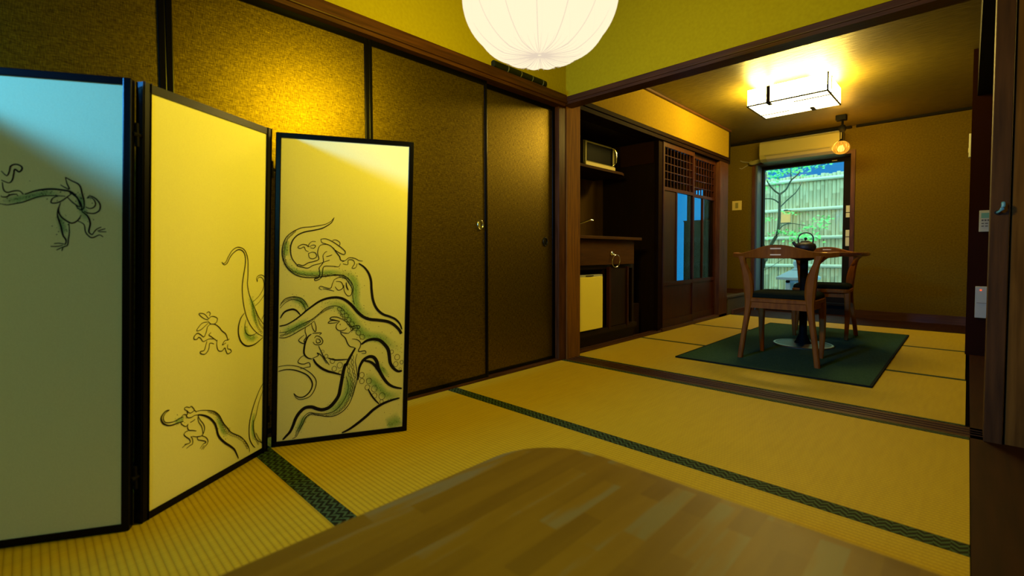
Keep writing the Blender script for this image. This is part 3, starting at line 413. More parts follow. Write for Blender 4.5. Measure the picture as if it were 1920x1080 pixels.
for k in (0, 1, 2, 3):
    f = MB(); pw = (Vector(PAN[k][1])-Vector(PAN[k][0])).length
    pbox(f, k, 0, FR, -.011, .011, 0, PH, .003); pbox(f, k, pw-FR, pw, -.011, .011, 0, PH, .003)
    pbox(f, k, FR-.002, pw-FR+.002, -.0105, .011, 0, FR, .002); pbox(f, k, FR-.002, pw-FR+.002, -.0105, .011, PH-FR, PH, .002)
    fr = obj('screen_panel', f, 'black', scr)
    p = MB(); pbox(p, k, FR-.002, pw-FR+.002, -.0065, .007, FR-.002, PH-FR+.002); obj('paper', p, 'paper', fr)
    if k == 0: continue
    off = -.0072
    ink = MB(); lim = (FR+.001, pw-FR-.001)
    def cl(u): return min(max(u, lim[0]), lim[1])
    def clv(v): return min(max(v, FR+.001), PH-FR-.001)
    for (pk, wd, tap, pts) in ART['S']:
        if pk != k: continue
        q = cat2([(a/1000, b/1000) for a, b in pts]); n = len(q); L = []; R_ = []
        for i, (u, v) in enumerate(q):
            t = Vector((q[min(i+1, n-1)][0]-q[max(i-1, 0)][0], q[min(i+1, n-1)][1]-q[max(i-1, 0)][1]))
            t = t.normalized() if t.length > 0 else Vector((1, 0)); s = i/(n-1)
            hw = wd/1000*.5*(.35+.65*math.sin(PI*min(max(s, .0), 1))**.5 if tap == 1 else .35+.9*s*math.sin(PI*min(s*1.0, .93))**.3)
            hw = max(hw*1.35, .0010); a = Vector((-t.y, t.x))*hw
            L.append(ink.bm.verts.new(P(k, cl(u+a.x), off-.0003, clv(v+a.y)))); R_.append(ink.bm.verts.new(P(k, cl(u-a.x), off-.0003, clv(v-a.y))))
        for i in range(n-1):
            try: ink.bm.faces.new((L[i], L[i+1], R_[i+1], R_[i]))
            except ValueError: pass
    for (pk, u, v, ra, rb, an) in ART['R']:
        if pk != k: continue
        u /= 1000; v /= 1000; ra /= 1000; rb /= 1000; w_ = .0011 if ra < .006 else .0017
        if u-ra < lim[0] or u+ra > lim[1] or v-ra < FR: continue
        A = []; B_ = []
        for i in range(14):
            t = 2*PI*i/14; ca, sa = math.cos(an), math.sin(an)
            for lst, e in ((A, 0), (B_, -w_)):
                x, y = (ra+e)*math.cos(t), (rb+e)*math.sin(t); lst.append(ink.bm.verts.new(P(k, u+x*ca-y*sa, off-.0005, v+x*sa+y*ca)))
        for i in range(14): ink.bm.faces.new((A[i], A[(i+1) % 14], B_[(i+1) % 14], B_[i]))
    ws = MB(); lay = ws.bm.verts.layers.float.new('soft')
    for (pk, wd, pts) in ART['W']:
        if pk != k: continue
        q = cat2([(a/1000, b/1000) for a, b in pts]); n = len(q); prev = None
        for i, (u, v) in enumerate(q):
            t = Vector((q[min(i+1, n-1)][0]-q[max(i-1, 0)][0], q[min(i+1, n-1)][1]-q[max(i-1, 0)][1])).normalized(); a = Vector((-t.y, t.x)); s = i/(n-1); env = min(1, 4*s, 4*(1-s))
            cur = []
            for j in (-1, -.5, 0, .5, 1):
                vv = ws.bm.verts.new(P(k, cl(u+a.x*j*wd/720), off-.0001, clv(v+a.y*j*wd/720))); vv[lay] = (1-abs(j))**.8*env; cur.append(vv)
            if prev:
                for j in range(4): ws.bm.faces.new((prev[j], prev[j+1], cur[j+1], cur[j]))
            prev = cur
            for _ in range(2):                                     # stipple dots
                d = rnd.gauss(0, wd/1000*1.1); du, dv = u+a.x*d+rnd.uniform(-.006, .006), v+a.y*d+rnd.uniform(-.006, .006); r0 = rnd.uniform(.0006, .0015)
                if not (lim[0]+.002 < du < lim[1]-.002 and FR+.003 < dv < PH-FR-.003): continue
                vs = [ink.bm.verts.new(P(k, du+r0*math.cos(2*PI*c/6), off-.0007, dv+r0*math.sin(2*PI*c/6))) for c in range(6)]; ink.bm.faces.new(vs)
    obj('ink_drawing', ink, 'ink', fr); obj('green_wash', ws, 'wash', fr)
# hinges between the panels
for k0, kk in ((1, 2), (2, 3)):
    for z in (.13, 1.03):
        h = MB(); a = P(k0, (Vector(PAN[k0][1])-Vector(PAN[k0][0])).length, -.002, z); b = P(kk, 0, -.002, z); h.tube([a, b], .006, 8); h.tube([(a+b)/2+Vector((0, 0, -.03)), (a+b)/2+Vector((0, 0, .03))], .005, 8)
        obj('hinge', h, 'black_soft', scr)

# ---------------------------------------------------------------- low table in front of the camera
lt = thing('low_table', 'low laminated wood table with rounded corners, blurred in the foreground', 'table', (-.15, .25, 0))
def rrect(x0, x1, y0, y1, r, n=10):
    o = []
    for cx, cy, a0 in ((x1-r, y1-r, 0), (x0+r, y1-r, PI/2), (x0+r, y0+r, PI), (x1-r, y0+r, 1.5*PI)):
        o += [(cx+r*math.cos(a0+PI/2*i/n), cy+r*math.sin(a0+PI/2*i/n)) for i in range(n+1)]
    return o
tt = MB().sweep([[(x, y, z) for x, y in rrect(-.652+i, .38-i, -.26+i, .766-i, .15-i)] for i, z in ((.012, .292), (0, .300), (0, .322), (.003, .328), (.009, .33))])
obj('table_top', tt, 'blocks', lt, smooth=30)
for sx in (-.53, .26):
    for sy in (-.14, .64): obj('leg', MB().tube([(sx, sy, .0013), (sx, sy, .292)], [.022, .032], 16), 'chair_wood', lt, smooth=40)
obj('apron', MB().box(-.53, .26, .63, .65, .235, .292).box(-.53, .26, -.15, -.13, .235, .292).box(-.54, -.52, -.14, .64, .235, .292).box(.25, .27, -.14, .64, .235, .292), 'chair_wood', lt)

# ---------------------------------------------------------------- paper lantern
LX, LY, LZ, LA, LB = -1.0, 1.16, 1.552, .250, .212
ln = thing('paper_lantern', 'large glowing round white paper lantern hanging from the near room ceiling', 'lamp', (LX, LY, LZ))
prof = []
for i in range(37):
    a = -PI/2+PI*i/36; r = LA*math.cos(a)**.85 if math.cos(a) > 0 else 0; z = LZ+LB*math.sin(a)*1.0
    if i < 5: z += (5-i)*.0042         # dimple where the paper is gathered
    prof.append((max(r, .006), z))
NR = 14; sh = MB(); rings = []
for r, z in prof:
    rings.append([sh.bm.verts.new((LX+r*(1-.055*(1-abs(math.sin(NR*t/2))))*math.cos(t), LY+r*(1-.055*(1-abs(math.sin(NR*t/2))))*math.sin(t), z-.004*abs(math.sin(NR*t/2))*(1 if z < LZ else 0))) for t in [2*PI*j/168 for j in range(168)]])
for i in range(36):
    for j in range(168): sh.bm.faces.new((rings[i][j], rings[i][(j+1) % 168], rings[i+1][(j+1) % 168], rings[i+1][j]))
sh.bm.faces.new(rings[0][::-1])
shd = obj('lamp_shade', sh, 'lantern', ln, smooth=True)
fd = MB()
for k in range(NR):
    t = 2*PI*k/NR; fd.tube([(LX+.944*r*math.cos(t), LY+.944*r*math.sin(t), z-.001) for r, z in prof[1:-1]], .0011, 5)
for k in range(NR*3):
    t = 2*PI*(k+.5)/(NR*3); fd.tube([(LX+1.0*r*math.cos(t), LY+1.0*r*math.sin(t), z-.004) for r, z in prof[0:7]], [.0010, .0010, .0009, .0008, .0006, .0004, .0002], 5)
obj('rib', fd, 'lantern_fold', shd, smooth=True)
obj('cord', MB().tube([(LX, LY, LZ+LB-.01), (LX, LY, 2.53)], .004, 8), 'black_soft', ln); obj('ceiling_rose', MB().lathe([(0, 2.549), (.05, 2.549), (.045, 2.525), (0, 2.52)], LX, LY), 'white_plastic', ln)
pl = bpy.data.lights.new('lantern_bulb', 'POINT'); pl.energy = 265; pl.color = (1, .86, .008); pl.shadow_soft_size = .10
po = bpy.data.objects.new('lantern_bulb', pl); C.objects.link(po); po.parent = ln

# ---------------------------------------------------------------- smoked bamboo piece on the lintel
bb = thing('bamboo_tube', 'dark smoked bamboo tube with pale joints lying on the lintel below the lantern', 'bamboo', (-1.937, 2.085, 1.766))
obj('tube_body', MB().tube([(-1.936, 1.845+k*.0375, 1.7875+(.0 if k else 0)) for k in range(13)], [.0205]*12+[.019], 16, up=Vector((0, 0, 1))), 'bamboo_dark', bb, smooth=40)
for y in (1.955, 2.065, 2.165, 2.262): obj('joint', MB().tube([(-1.936, y-.004, 1.7875), (-1.936, y, 1.7875), (-1.936, y+.004, 1.7875)], [.0208, .0215, .0208], 16), 'bamboo_ring', bb, smooth=True)

# ================================================================ ROOM 2
# ceiling lamp
cl_ = thing('ceiling_lamp', 'glowing white box ceiling lamp with thin black frame in the far room', 'lamp', (-1.075, 4.5, 2.125))
X0, X1, Y0, Y1, Z0, Z1 = -1.36, -.79, 4.25, 4.74, 1.952, 2.085
obj('lamp_shade', bx(X0, X1, Y0, Y1, Z0+.004, Z1), 'lampbox', cl_); obj('bottom_panel', bx(X0, X1, Y0, Y1, Z0, Z0+.003), 'lampbottom', cl_)
fr = MB(); e = .005
def bar(x0, x1, y0, y1, z0, z1): fr.box(x0-e, x1+e, y0-e, y1+e, z0-e, z1+e)
bar(X0, X1, Y0, Y0, Z0, Z0); bar(X1, X1, Y0, Y0, Z0, Z1); bar(X1, X1, Y0, Y1, Z0, Z0); bar(X1, X1, Y0+.12, Y0+.12, Z0, Z1); bar(X1-.25, X1, Y0+.12, Y0+.12, Z0, Z0)
bar(X0, X0+.22, Y1-.13, Y1-.13, Z0, Z0); bar(X0, X0, Y0, Y1, Z0, Z0)
obj('lamp_frame', fr, 'black_soft', cl_)
obj('dark_bar', MB().box(X0+.145, X0+.172, Y0-.007, Y0, Z0-.004, Z1).box(X0+.145, X0+.172, Y0-.004, Y0+.07, Z0-.007, Z0), 'black_soft', cl_)
obj('dark_bar', MB().box(X1-.20, X1-.17, Y1-.10, Y1+.004, Z0-.007, Z0), 'black_soft', cl_)
obj('ceiling_mount', bx(-1.2, -.95, 4.38, 4.62, 2.085, 2.124), 'white_plastic', cl_)

# amber pendant near the back wall
PX, PY, PZ = -.962, 5.84, 1.80
pd = thing('pendant_lamp', 'small amber ribbed glass lamp hanging before the garden door', 'lamp', (PX, PY, 2.125))
gs = MB(); rings = []
for i in range(17):
    a = -PI/2+.25+(PI-.45)*i/16; r = .078*math.cos(a); z = PZ+.068*math.sin(a)
    rings.append([gs.bm.verts.new((PX+r*(1-.05*abs(math.cos(8*t)))*math.cos(t), PY+r*(1-.05*abs(math.cos(8*t)))*math.sin(t), z)) for t in [2*PI*j/64 for j in range(64)]])
for i in range(16):
    for j in range(64): gs.bm.faces.new((rings[i][j], rings[i][(j+1) % 64], rings[i+1][(j+1) % 64], rings[i+1][j]))
gl = obj('glass_shade', gs, 'pendant', pd, smooth=True)
rb = MB()
for k in range(16):
    t = 2*PI*(k)/16; rb.tube([(PX+.076*math.cos(a)*math.cos(t), PY+.076*math.cos(a)*math.sin(t), PZ+.068*math.sin(a)) for a in [-.9+2.2*i/10 for i in range(11)]], .0012, 5)
obj('rib', rb, 'bronze', gl)
obj('bulb', MB().lathe([(0, PZ-.045), (.022, PZ-.038), (.032, PZ-.018), (.026, PZ+.004), (.012, PZ+.02), (0, PZ+.022)], PX, PY, 20), 'bulb', pd, smooth=True)
obj('holder', MB().lathe([(0, PZ+.075), (.022, PZ+.07), (.028, PZ+.06), (.01, PZ+.085), (0, PZ+.09)], PX, PY, 20), 'black_soft', pd, smooth=True)
obj('rod', MB().tube([(PX-.008, PY, PZ+.07), (PX-.008, PY, PZ+.17)], .004).tube([(PX+.010, PY, PZ+.07), (PX+.010, PY, PZ+.17)], .004), 'black_soft', pd)
obj('counterweight', MB().lathe([(0, 1.955), (.024, 1.962), (.036, 1.985), (.036, 2.0), (.02, 2.025), (.01, 2.03), (.01, 2.08), (0, 2.08)], PX+.01, PY, 24), 'black_soft', pd, smooth=True)
obj('ceiling_rose', bx(PX-.045, PX+.045, PY-.045, PY+.045, 2.075, 2.125, bev=.006), 'black_soft', pd)
p2 = bpy.data.lights.new('pendant_bulb', 'POINT'); p2.energy = 150; p2.color = (1, .62, .12); p2.shadow_soft_size = .045
po = bpy.data.objects.new('pendant_bulb', p2); C.objects.link(po); po.parent = pd; po.location = (0, 0, PZ-2.125)

# kitchen alcove
kc = thing('kitchen_counter', 'dark wooden kitchen counter unit in the alcove with a steel ring pull', 'kitchen unit', (-2.3, 3.2, 0))
obj('worktop', bx(-2.618, -2.0, 2.703, 3.65, .832, .855, bev=.003), 'counter', kc)
dr = obj('front_board', bx(-2.06, -2.035, 2.703, 3.58, .635, .828), 'counter', kc)
obj('base', MB().box(-2.60, -2.07, 2.703, 3.64, .012, .10).box(-2.10, -2.04, 2.703, 3.64, .10, .135).box(-2.6, -2.07, 3.16, 3.19, .10, .60).box(-2.6, -2.07, 3.61, 3.64, .10, .832).box(-2.6, -2.06, 2.703, 3.61, .6, .635), 'kitchen_dark', kc)
obj('door', MB().box(-2.065, -2.045, 3.225, 3.475, .14, .60), 'kitchen_dark', kc)
for ya, yb in ((3.20, 3.225), (3.475, 3.498)): obj('door_stile', bx(-2.062, -2.035, ya, yb, .12, .615), 'red_lacquer', kc)
rg = MB(); ry, rz, rx = 3.262, .662, -2.012
rg.tube([(rx+.004*math.sin(a), ry+.062*math.cos(a)*.9, rz+.05*math.sin(a)) for a in [2*PI*i/28 for i in range(29)]], .0035, 8, caps=False, up=Vector((1, 0, 0)))
rg.tube([(-2.035, ry-.03, .715), (-2.012, ry-.03, .712)], .007).tube([(-2.035, ry-.03, .722), (-2.03, ry-.03, .722)], .018, 14)
obj('ring_pull', rg, 'chrome', dr, smooth=True)
fc = thing('faucet', 'chrome kitchen faucet with a long thin spout above the counter', 'faucet', (-2.42, 3.02, .855))
obj('spout', MB().tube(smooth_line([(-2.42, 3.02, .90), (-2.38, 3.08, .93), (-2.32, 3.22, .975), (-2.29, 3.29, 1.0), (-2.28, 3.33, 1.0)], 4), .009, 10), 'chrome', fc, smooth=True)
obj('body', MB().lathe([(0, .855), (.03, .855), (.028, .87), (.02, .88), (.02, .92), (.012, .93), (0, .93)], -2.42, 3.02, 20), 'chrome', fc, smooth=True)
sh = thing('wall_shelf', 'dark brown shelf with rounded end carrying the microwave', 'shelf', (-2.4, 3.2, 1.42))
obj('shelf_board', MB().prism([(-2.62, 2.70), (-2.24, 2.70), (-2.24, 3.72), (-2.26, 3.79), (-2.32, 3.83), (-2.62, 3.83)], 1.425, 1.447), 'shelf', sh)
mw = thing('microwave', 'pale microwave oven with black door window on the alcove shelf', 'microwave', (-2.45, 3.46, 1.447))
obj('housing', bx(-2.60, -2.31, 3.235, 3.705, 1.452, 1.672, bev=.008), 'housing', mw)
dd = obj('door', bx(-2.31, -2.303, 3.25, 3.698, 1.492, 1.666, bev=.002), 'housing2', mw)
obj('window', bx(-2.303, -2.299, 3.275, 3.665, 1.503, 1.652), 'dark_glass', dd)
obj('handle', MB().tube(smooth_line([(-2.295, 3.655, 1.50), (-2.27, 3.668, 1.53), (-2.27, 3.668, 1.63), (-2.295, 3.64, 1.655)], 4), .008, 8), 'chrome', dd, smooth=True)
obj('lower_trim', bx(-2.31, -2.296, 3.250, 3.703, 1.455, 1.492), 'cream_plastic', mw)
for fx, fy in ((-2.57, 3.27), (-2.35, 3.27), (-2.57, 3.65), (-2.35, 3.65)): obj('foot', bx(fx, fx+.02, fy, fy+.02, 1.447, 1.452), 'key', mw)
fg = thing('mini_fridge', 'small cream fridge under the counter beside the corner post', 'fridge', (-2.28, 2.93, .12))
obj('cabinet', bx(-2.56, -2.06, 2.715, 3.075, .14, .553), 'grey_plastic', fg)
dd = obj('door', bx(-2.06, -2.015, 2.712, 3.078, .150, .548, bev=.005), 'fridge', fg)
obj('top_trim', bx(-2.058, -2.02, 2.71, 3.08, .549, .562), 'white_plastic', fg); obj('handle', bx(-2.02, -2.012, 2.86, 2.95, .552, .560), 'key', dd)
for fx, fy in ((-2.54, 2.73), (-2.1, 2.73), (-2.54, 3.03), (-2.1, 3.03)): obj('foot', bx(fx, fx+.04, fy, fy+.04, .10, .14), 'key', fg)
bt = thing('glass_bottle', 'faint glass bottle in the dark gap right of the counter', 'bottle', (-2.2, 3.79, .012))
obj('bottle_body', MB().lathe([(0, .27), (.03, .27), (.034, .28), (.034, .40), (.012, .44), (.011, .48), (0, .48)], -2.2, 3.79, 20), 'dark_glass', bt, smooth=40)
obj('stand', bx(-2.26, -2.14, 3.72, 3.86, -.05, .27), 'kitchen_dark', bt)

# lattice doors
def lattice(n, y0, y1, x, ymid, solid):
    r = sroot('door_%d' % n, (x, (y0+y1)/2, .03))
    f = MB().box(x-.014, x+.014, y0, y0+.03, .03, 1.745, bev=.002).box(x-.014, x+.014, y1-.03, y1, .03, 1.745, bev=.002)
    f.box(x-.013, x+.013, y0+.03, y1-.03, 1.70, 1.745).box(x-.013, x+.013, y0+.03, y1-.03, 1.305, 1.335).box(x-.013, x+.013, y0+.03, y1-.03, .42, .455).box(x-.013, x+.013, y0+.03, y1-.03, .03, .10)
    f.box(x-.011, x+.011, ymid-.012, ymid+.012, .455, 1.305)
    df = obj('door_frame', f, 'red_lacquer', r)
    l = MB(); nv = 9
    for i in range(1, nv): yy = y0+.03+(y1-y0-.06)*i/nv; l.box(x-.006, x+.006, yy-.0035, yy+.0035, 1.335, 1.70)
    for i in range(1, 5): zz = 1.335+.365*i/5; l.box(x-.005, x+.007, y0+.03, y1-.03, zz-.003, zz+.003)
    obj('lattice', l, 'red_lacquer', df)
    obj('glass_pane', bx(x-.003, x+.001, (ymid if solid else y0+.028), y1-.028, .45, 1.31), 'glass_dim', df)
    if solid: obj('side_board', bx(x-.004, x+.004, y0+.028, ymid, .45, 1.31), 'board_door', df)
    obj('lower_panel', bx(x-.006, x+.004, y0+.028, y1-.028, .098, .424), 'red_lacquer', df)
    return r
lattice(6, 4.06, 4.74, -2.025, 4.345, True)
lattice(7, 4.70, 5.385, -2.058, 5.05, False)
wr = sroot('window_2', (-2.43, 5.59, .3))
obj('window_pane', bx(-2.62, -2.25, 5.585, 5.59, .33, 1.47), 'frost', wr)
obj('window_frame', MB().box(-2.65, -2.62, 5.57, 5.6, .30, 1.5).box(-2.25, -2.22, 5.57, 5.6, .30, 1.5).box(-2.62, -2.25, 5.57, 5.6, 1.47, 1.5).box(-2.62, -2.25, 5.57, 5.6, .30, .33), 'wood', wr)
wc = thing('wash_cabinet', 'dark cabinet edge seen through the lattice door glass', 'cabinet', (-2.3, 5.4, -.05))
obj('cabinet_body', bx(-2.372, -2.115, 5.30, 5.55, -.05, 1.085, bev=.004), 'kitchen_dark', wc); obj('cabinet_top', bx(-2.377, -2.11, 5.295, 5.555, 1.085, 1.097), 'wood', wc)

# garden sliding door
gd = sroot('door_8', (-1.44, 6.64, .0))
obj('door_frame', MB().box(-1.945, -1.905, 6.60, 6.68, .13, 1.822, bev=.002).box(-1.055, -.975, 6.60, 6.68, .13, 1.822, bev=.002).box(-1.905, -1.055, 6.60, 6.68, 1.785, 1.822).box(-1.905, -1.055, 6.60, 6.68, .13, .235), 'black_soft', gd)
obj('glass_pane', bx(-1.905, -1.055, 6.638, 6.644, .235, 1.785), 'glass', gd)
obj('door_track', MB().box(-1.944, -1.925, 6.42, 6.598, .0, 1.822).box(-1.944, -1.935, 6.46, 6.49, 0, 1.822), 'alu', gd)
obj('sill', MB().box(-1.925, -.956, 6.50, 6.60, .11, .135).box(-1.925, -.956, 6.54, 6.60, 0, .11), 'black_soft', gd)
obj('latch_plate', MB().box(-1.17, -1.12, 6.592, 6.60, 1.795, 1.803), 'white_plastic', gd)
for z0, z1 in ((1.13, 1.18), (1.19, 1.265), (.80, .90), (.91, .985)): obj('sticker', bx(-1.025, -.99, 6.597, 6.60, z0, z1), 'label', gd)

# AC unit
ac = thing('air_conditioner', 'cream wall air conditioner above the garden door', 'air conditioner', (-1.42, 6.4, 1.82))
ap = [(6.37, 2.05), (6.20, 2.05), (6.185, 2.03), (6.18, 1.90), (6.20, 1.85), (6.26, 1.822), (6.37, 1.822)]
obj('housing', MB().sweep([[(x, y, z) for y, z in ap] for x in (-1.836, -1.015)]), 'ac', ac)
obj('louvre', MB().sweep([[(x, y, z) for y, z in ((6.182, 1.872), (6.197, 1.848), (6.245, 1.824), (6.245, 1.818), (6.192, 1.843), (6.177, 1.87))] for x in (-1.76, -1.06)]), 'grey_plastic', ac)
obj('air_slot', bx(-1.78, -1.12, 6.177, 6.185, 1.880, 1.886), 'key', ac)
obj('top_grille', MB().box(-1.83, -1.02, 6.20, 6.35, 2.05, 2.056), 'key', ac)
obj('wall_bracket', bx(-1.7, -1.15, 6.37, 6.4, 1.86, 2.02), 'grey_plastic', ac)
obj('pipe_cover', MB().tube(smooth_line([(-1.84, 6.34, 1.87), (-1.90, 6.345, 1.86), (-1.96, 6.35, 1.845), (-1.99, 6.36, 1.855)], 3), [.028]*10, 10), 'ac', ac, smooth=True)
obj('cable', MB().tube(smooth_line([(-1.98, 6.385, 1.86), (-2.03, 6.39, 1.87), (-2.09, 6.392, 1.885), (-2.12, 6.39, 1.90)], 3), .006, 6), 'grey_plastic', ac)
obj('cable', MB().tube(smooth_line([(-1.98, 6.385, 1.845), (-2.04, 6.39, 1.83), (-2.10, 6.392, 1.80), (-2.13, 6.39, 1.81)], 3), .005, 6), 'grey_plastic', ac)
def plate(name, label, cat, b, mt, bits=(), **k):
    t = thing(name, label, cat, ((b[0]+b[1])/2, (b[2]+b[3])/2, b[4]))
    obj('plate', bx(*b, bev=.002), mt, t)
    for nm, bb_, mm in bits: obj(nm, bx(*bb_), mm, t)
    return t
plate('light_switch', 'cream square switch plate on the wall left of the garden door', 'switch', (-2.215, -2.10, 6.39, 6.4, 1.275, 1.395), 'cream_plastic', [('rocker', (-2.175, -2.14, 6.386, 6.39, 1.30, 1.37), 'ac')])
plate('door_chime', 'narrow pale wall plate high on the right wall of the far room', 'wall plate', (-.015, -.003, 4.97, 5.03, 1.44, 1.615), 'white_plastic', [('button', (-.018, -.015, 4.985, 5.015, 1.48, 1.51), 'cream_plastic')])
rm = plate('remote_control', 'white air conditioner remote with green display in its wall holder', 'remote control', (.048, .108, 4.578, 4.592, .862, 1.008), 'white_plastic', [('display', (.058, .098, 4.576, 4.578, .955, .99), 'screen_lcd')])
for bx0, bx1, bz0, bz1 in ((.060, .070, .935, .945), (.074, .084, .935, .945), (.088, .097, .935, .945), (.060, .072, .915, .921), (.078, .092, .915, .921), (.060, .072, .897, .903), (.078, .092, .897, .903)): obj('button', bx(bx0, bx1, 4.575, 4.578, bz0, bz1), 'key', rm)
obj('holder', bx(.052, .104, 4.592, 4.6, .87, .95), 'white_plastic', rm)
it = plate('wall_phone', 'white intercom handset with a tiny red light low on the dark panel', 'intercom', (.040, .118, 4.56, 4.6, .268, .484), 'white_plastic', [('indicator_light', (.062, .072, 4.556, 4.56, .455, .465), 'red_led'), ('groove', (.048, .11, 4.557, 4.56, .37, .373), 'grey_plastic')])
hk = thing('coat_hook', 'small shiny metal hook on the brown post at the right edge', 'hook', (.08, 2.52, .87))
obj('hook_plate', MB().tube([(.074, 2.52, .868), (.074, 2.513, .868)], .008, 12), 'bronze', hk, smooth=40)
obj('hook_arm', MB().tube(smooth_line([(.074, 2.513, .868), (.080, 2.50, .872), (.088, 2.495, .885), (.088, 2.497, .905)], 4), [.004]*6+[.006]*6+[.004], 8), 'hook_glint', hk, smooth=True)

# rug
rg_ = thing('rug', 'dark green rectangular rug under the dining table', 'rug', (-.897, 4.19, 0))
obj('pile', bx(-1.432, -.362, 3.115, 5.275, .0014, .009), 'rug', rg_)
obj('edge_binding', MB().box(-1.442, -.352, 3.105, 3.117, .0014, .0095).box(-1.442, -.352, 5.273, 5.285, .0014, .0095).box(-1.442, -1.43, 3.117, 5.273, .0014, .0095).box(-.364, -.352, 3.117, 5.273, .0014, .0095), 'rug_edge', rg_)
FZ = .0097
# dining table
tb = thing('dining_table', 'round dark red dining table on a slim black column with steel disc base', 'table', (-.905, 4.16, FZ))
def rot_y(cx, cy, r, n=48): return [(cx+r*math.cos(2*PI*i/n), cy+r*math.sin(2*PI*i/n)) for i in range(n)]
obj('tabletop', MB().sweep([[(x, y, z) for x, y in rot_y(-.905, 4.16, r)] for r, z in ((.37, .695), (.402, .70), (.407, .711), (.402, .721), (.395, .724))]), 'table_edge', tb, smooth=40)
obj('column', MB().tube([(-.905, 4.16, .02), (-.905, 4.16, .695)], .027, 20).lathe([(0, .66), (.03, .66), (.14, .69), (.14, .695), (0, .695)], -.905, 4.16).lathe([(0, .02), (.06, .022), (.045, .05), (.03, .09), (0, .09)], -.905, 4.16), 'black_soft', tb, smooth=40)
bd = obj('base_disc', MB().lathe([(0, FZ), (.195, FZ), (.195, .018), (.05, .026), (0, .026)], -.905, 4.16, 64), 'disc', tb, smooth=30)
obj('rim', MB().lathe([(.194, FZ), (.202, FZ), (.203, .016), (.198, .021), (.187, .0215), (.187, .018)], -.905, 4.16, 64), 'steel', bd, smooth=30)
# kettle
kt = thing('iron_kettle', 'black cast iron kettle with arched handle on the dining table', 'kettle', (-.885, 4.10, .724))
kx, ky = -.885, 4.10
obj('body', MB().lathe([(0, .724), (.038, .724), (.055, .735), (.068, .752), (.070, .768), (.064, .785), (.045, .799), (.03, .803), (0, .803)], kx, ky, 40), 'iron', kt, smooth=True)
ld = obj('lid', MB().lathe([(0, .803), (.034, .803), (.031, .808), (.015, .813), (0, .814)], kx, ky, 32), 'iron', kt, smooth=True)
obj('knob', MB().lathe([(0, .812), (.005, .813), (.005, .819), (.011, .825), (.010, .833), (.004, .838), (0, .838)], kx, ky, 16), 'iron', ld, smooth=True)
obj('spout', MB().tube([(kx-.05, ky-.005, .772), (kx-.07, ky-.01, .788), (kx-.082, ky-.012, .806)], [.018, .012, .009], 12), 'iron', kt, smooth=40)
obj('handle', MB().tube(smooth_line([(kx-.048, ky, .795), (kx-.050, ky, .822), (kx-.046, ky, .845), (kx-.028, ky, .866), (kx, ky, .873), (kx+.028, ky, .866), (kx+.046, ky, .845), (kx+.050, ky, .822), (kx+.048, ky, .795)], 4), .0045, 10), 'iron', kt, smooth=True)

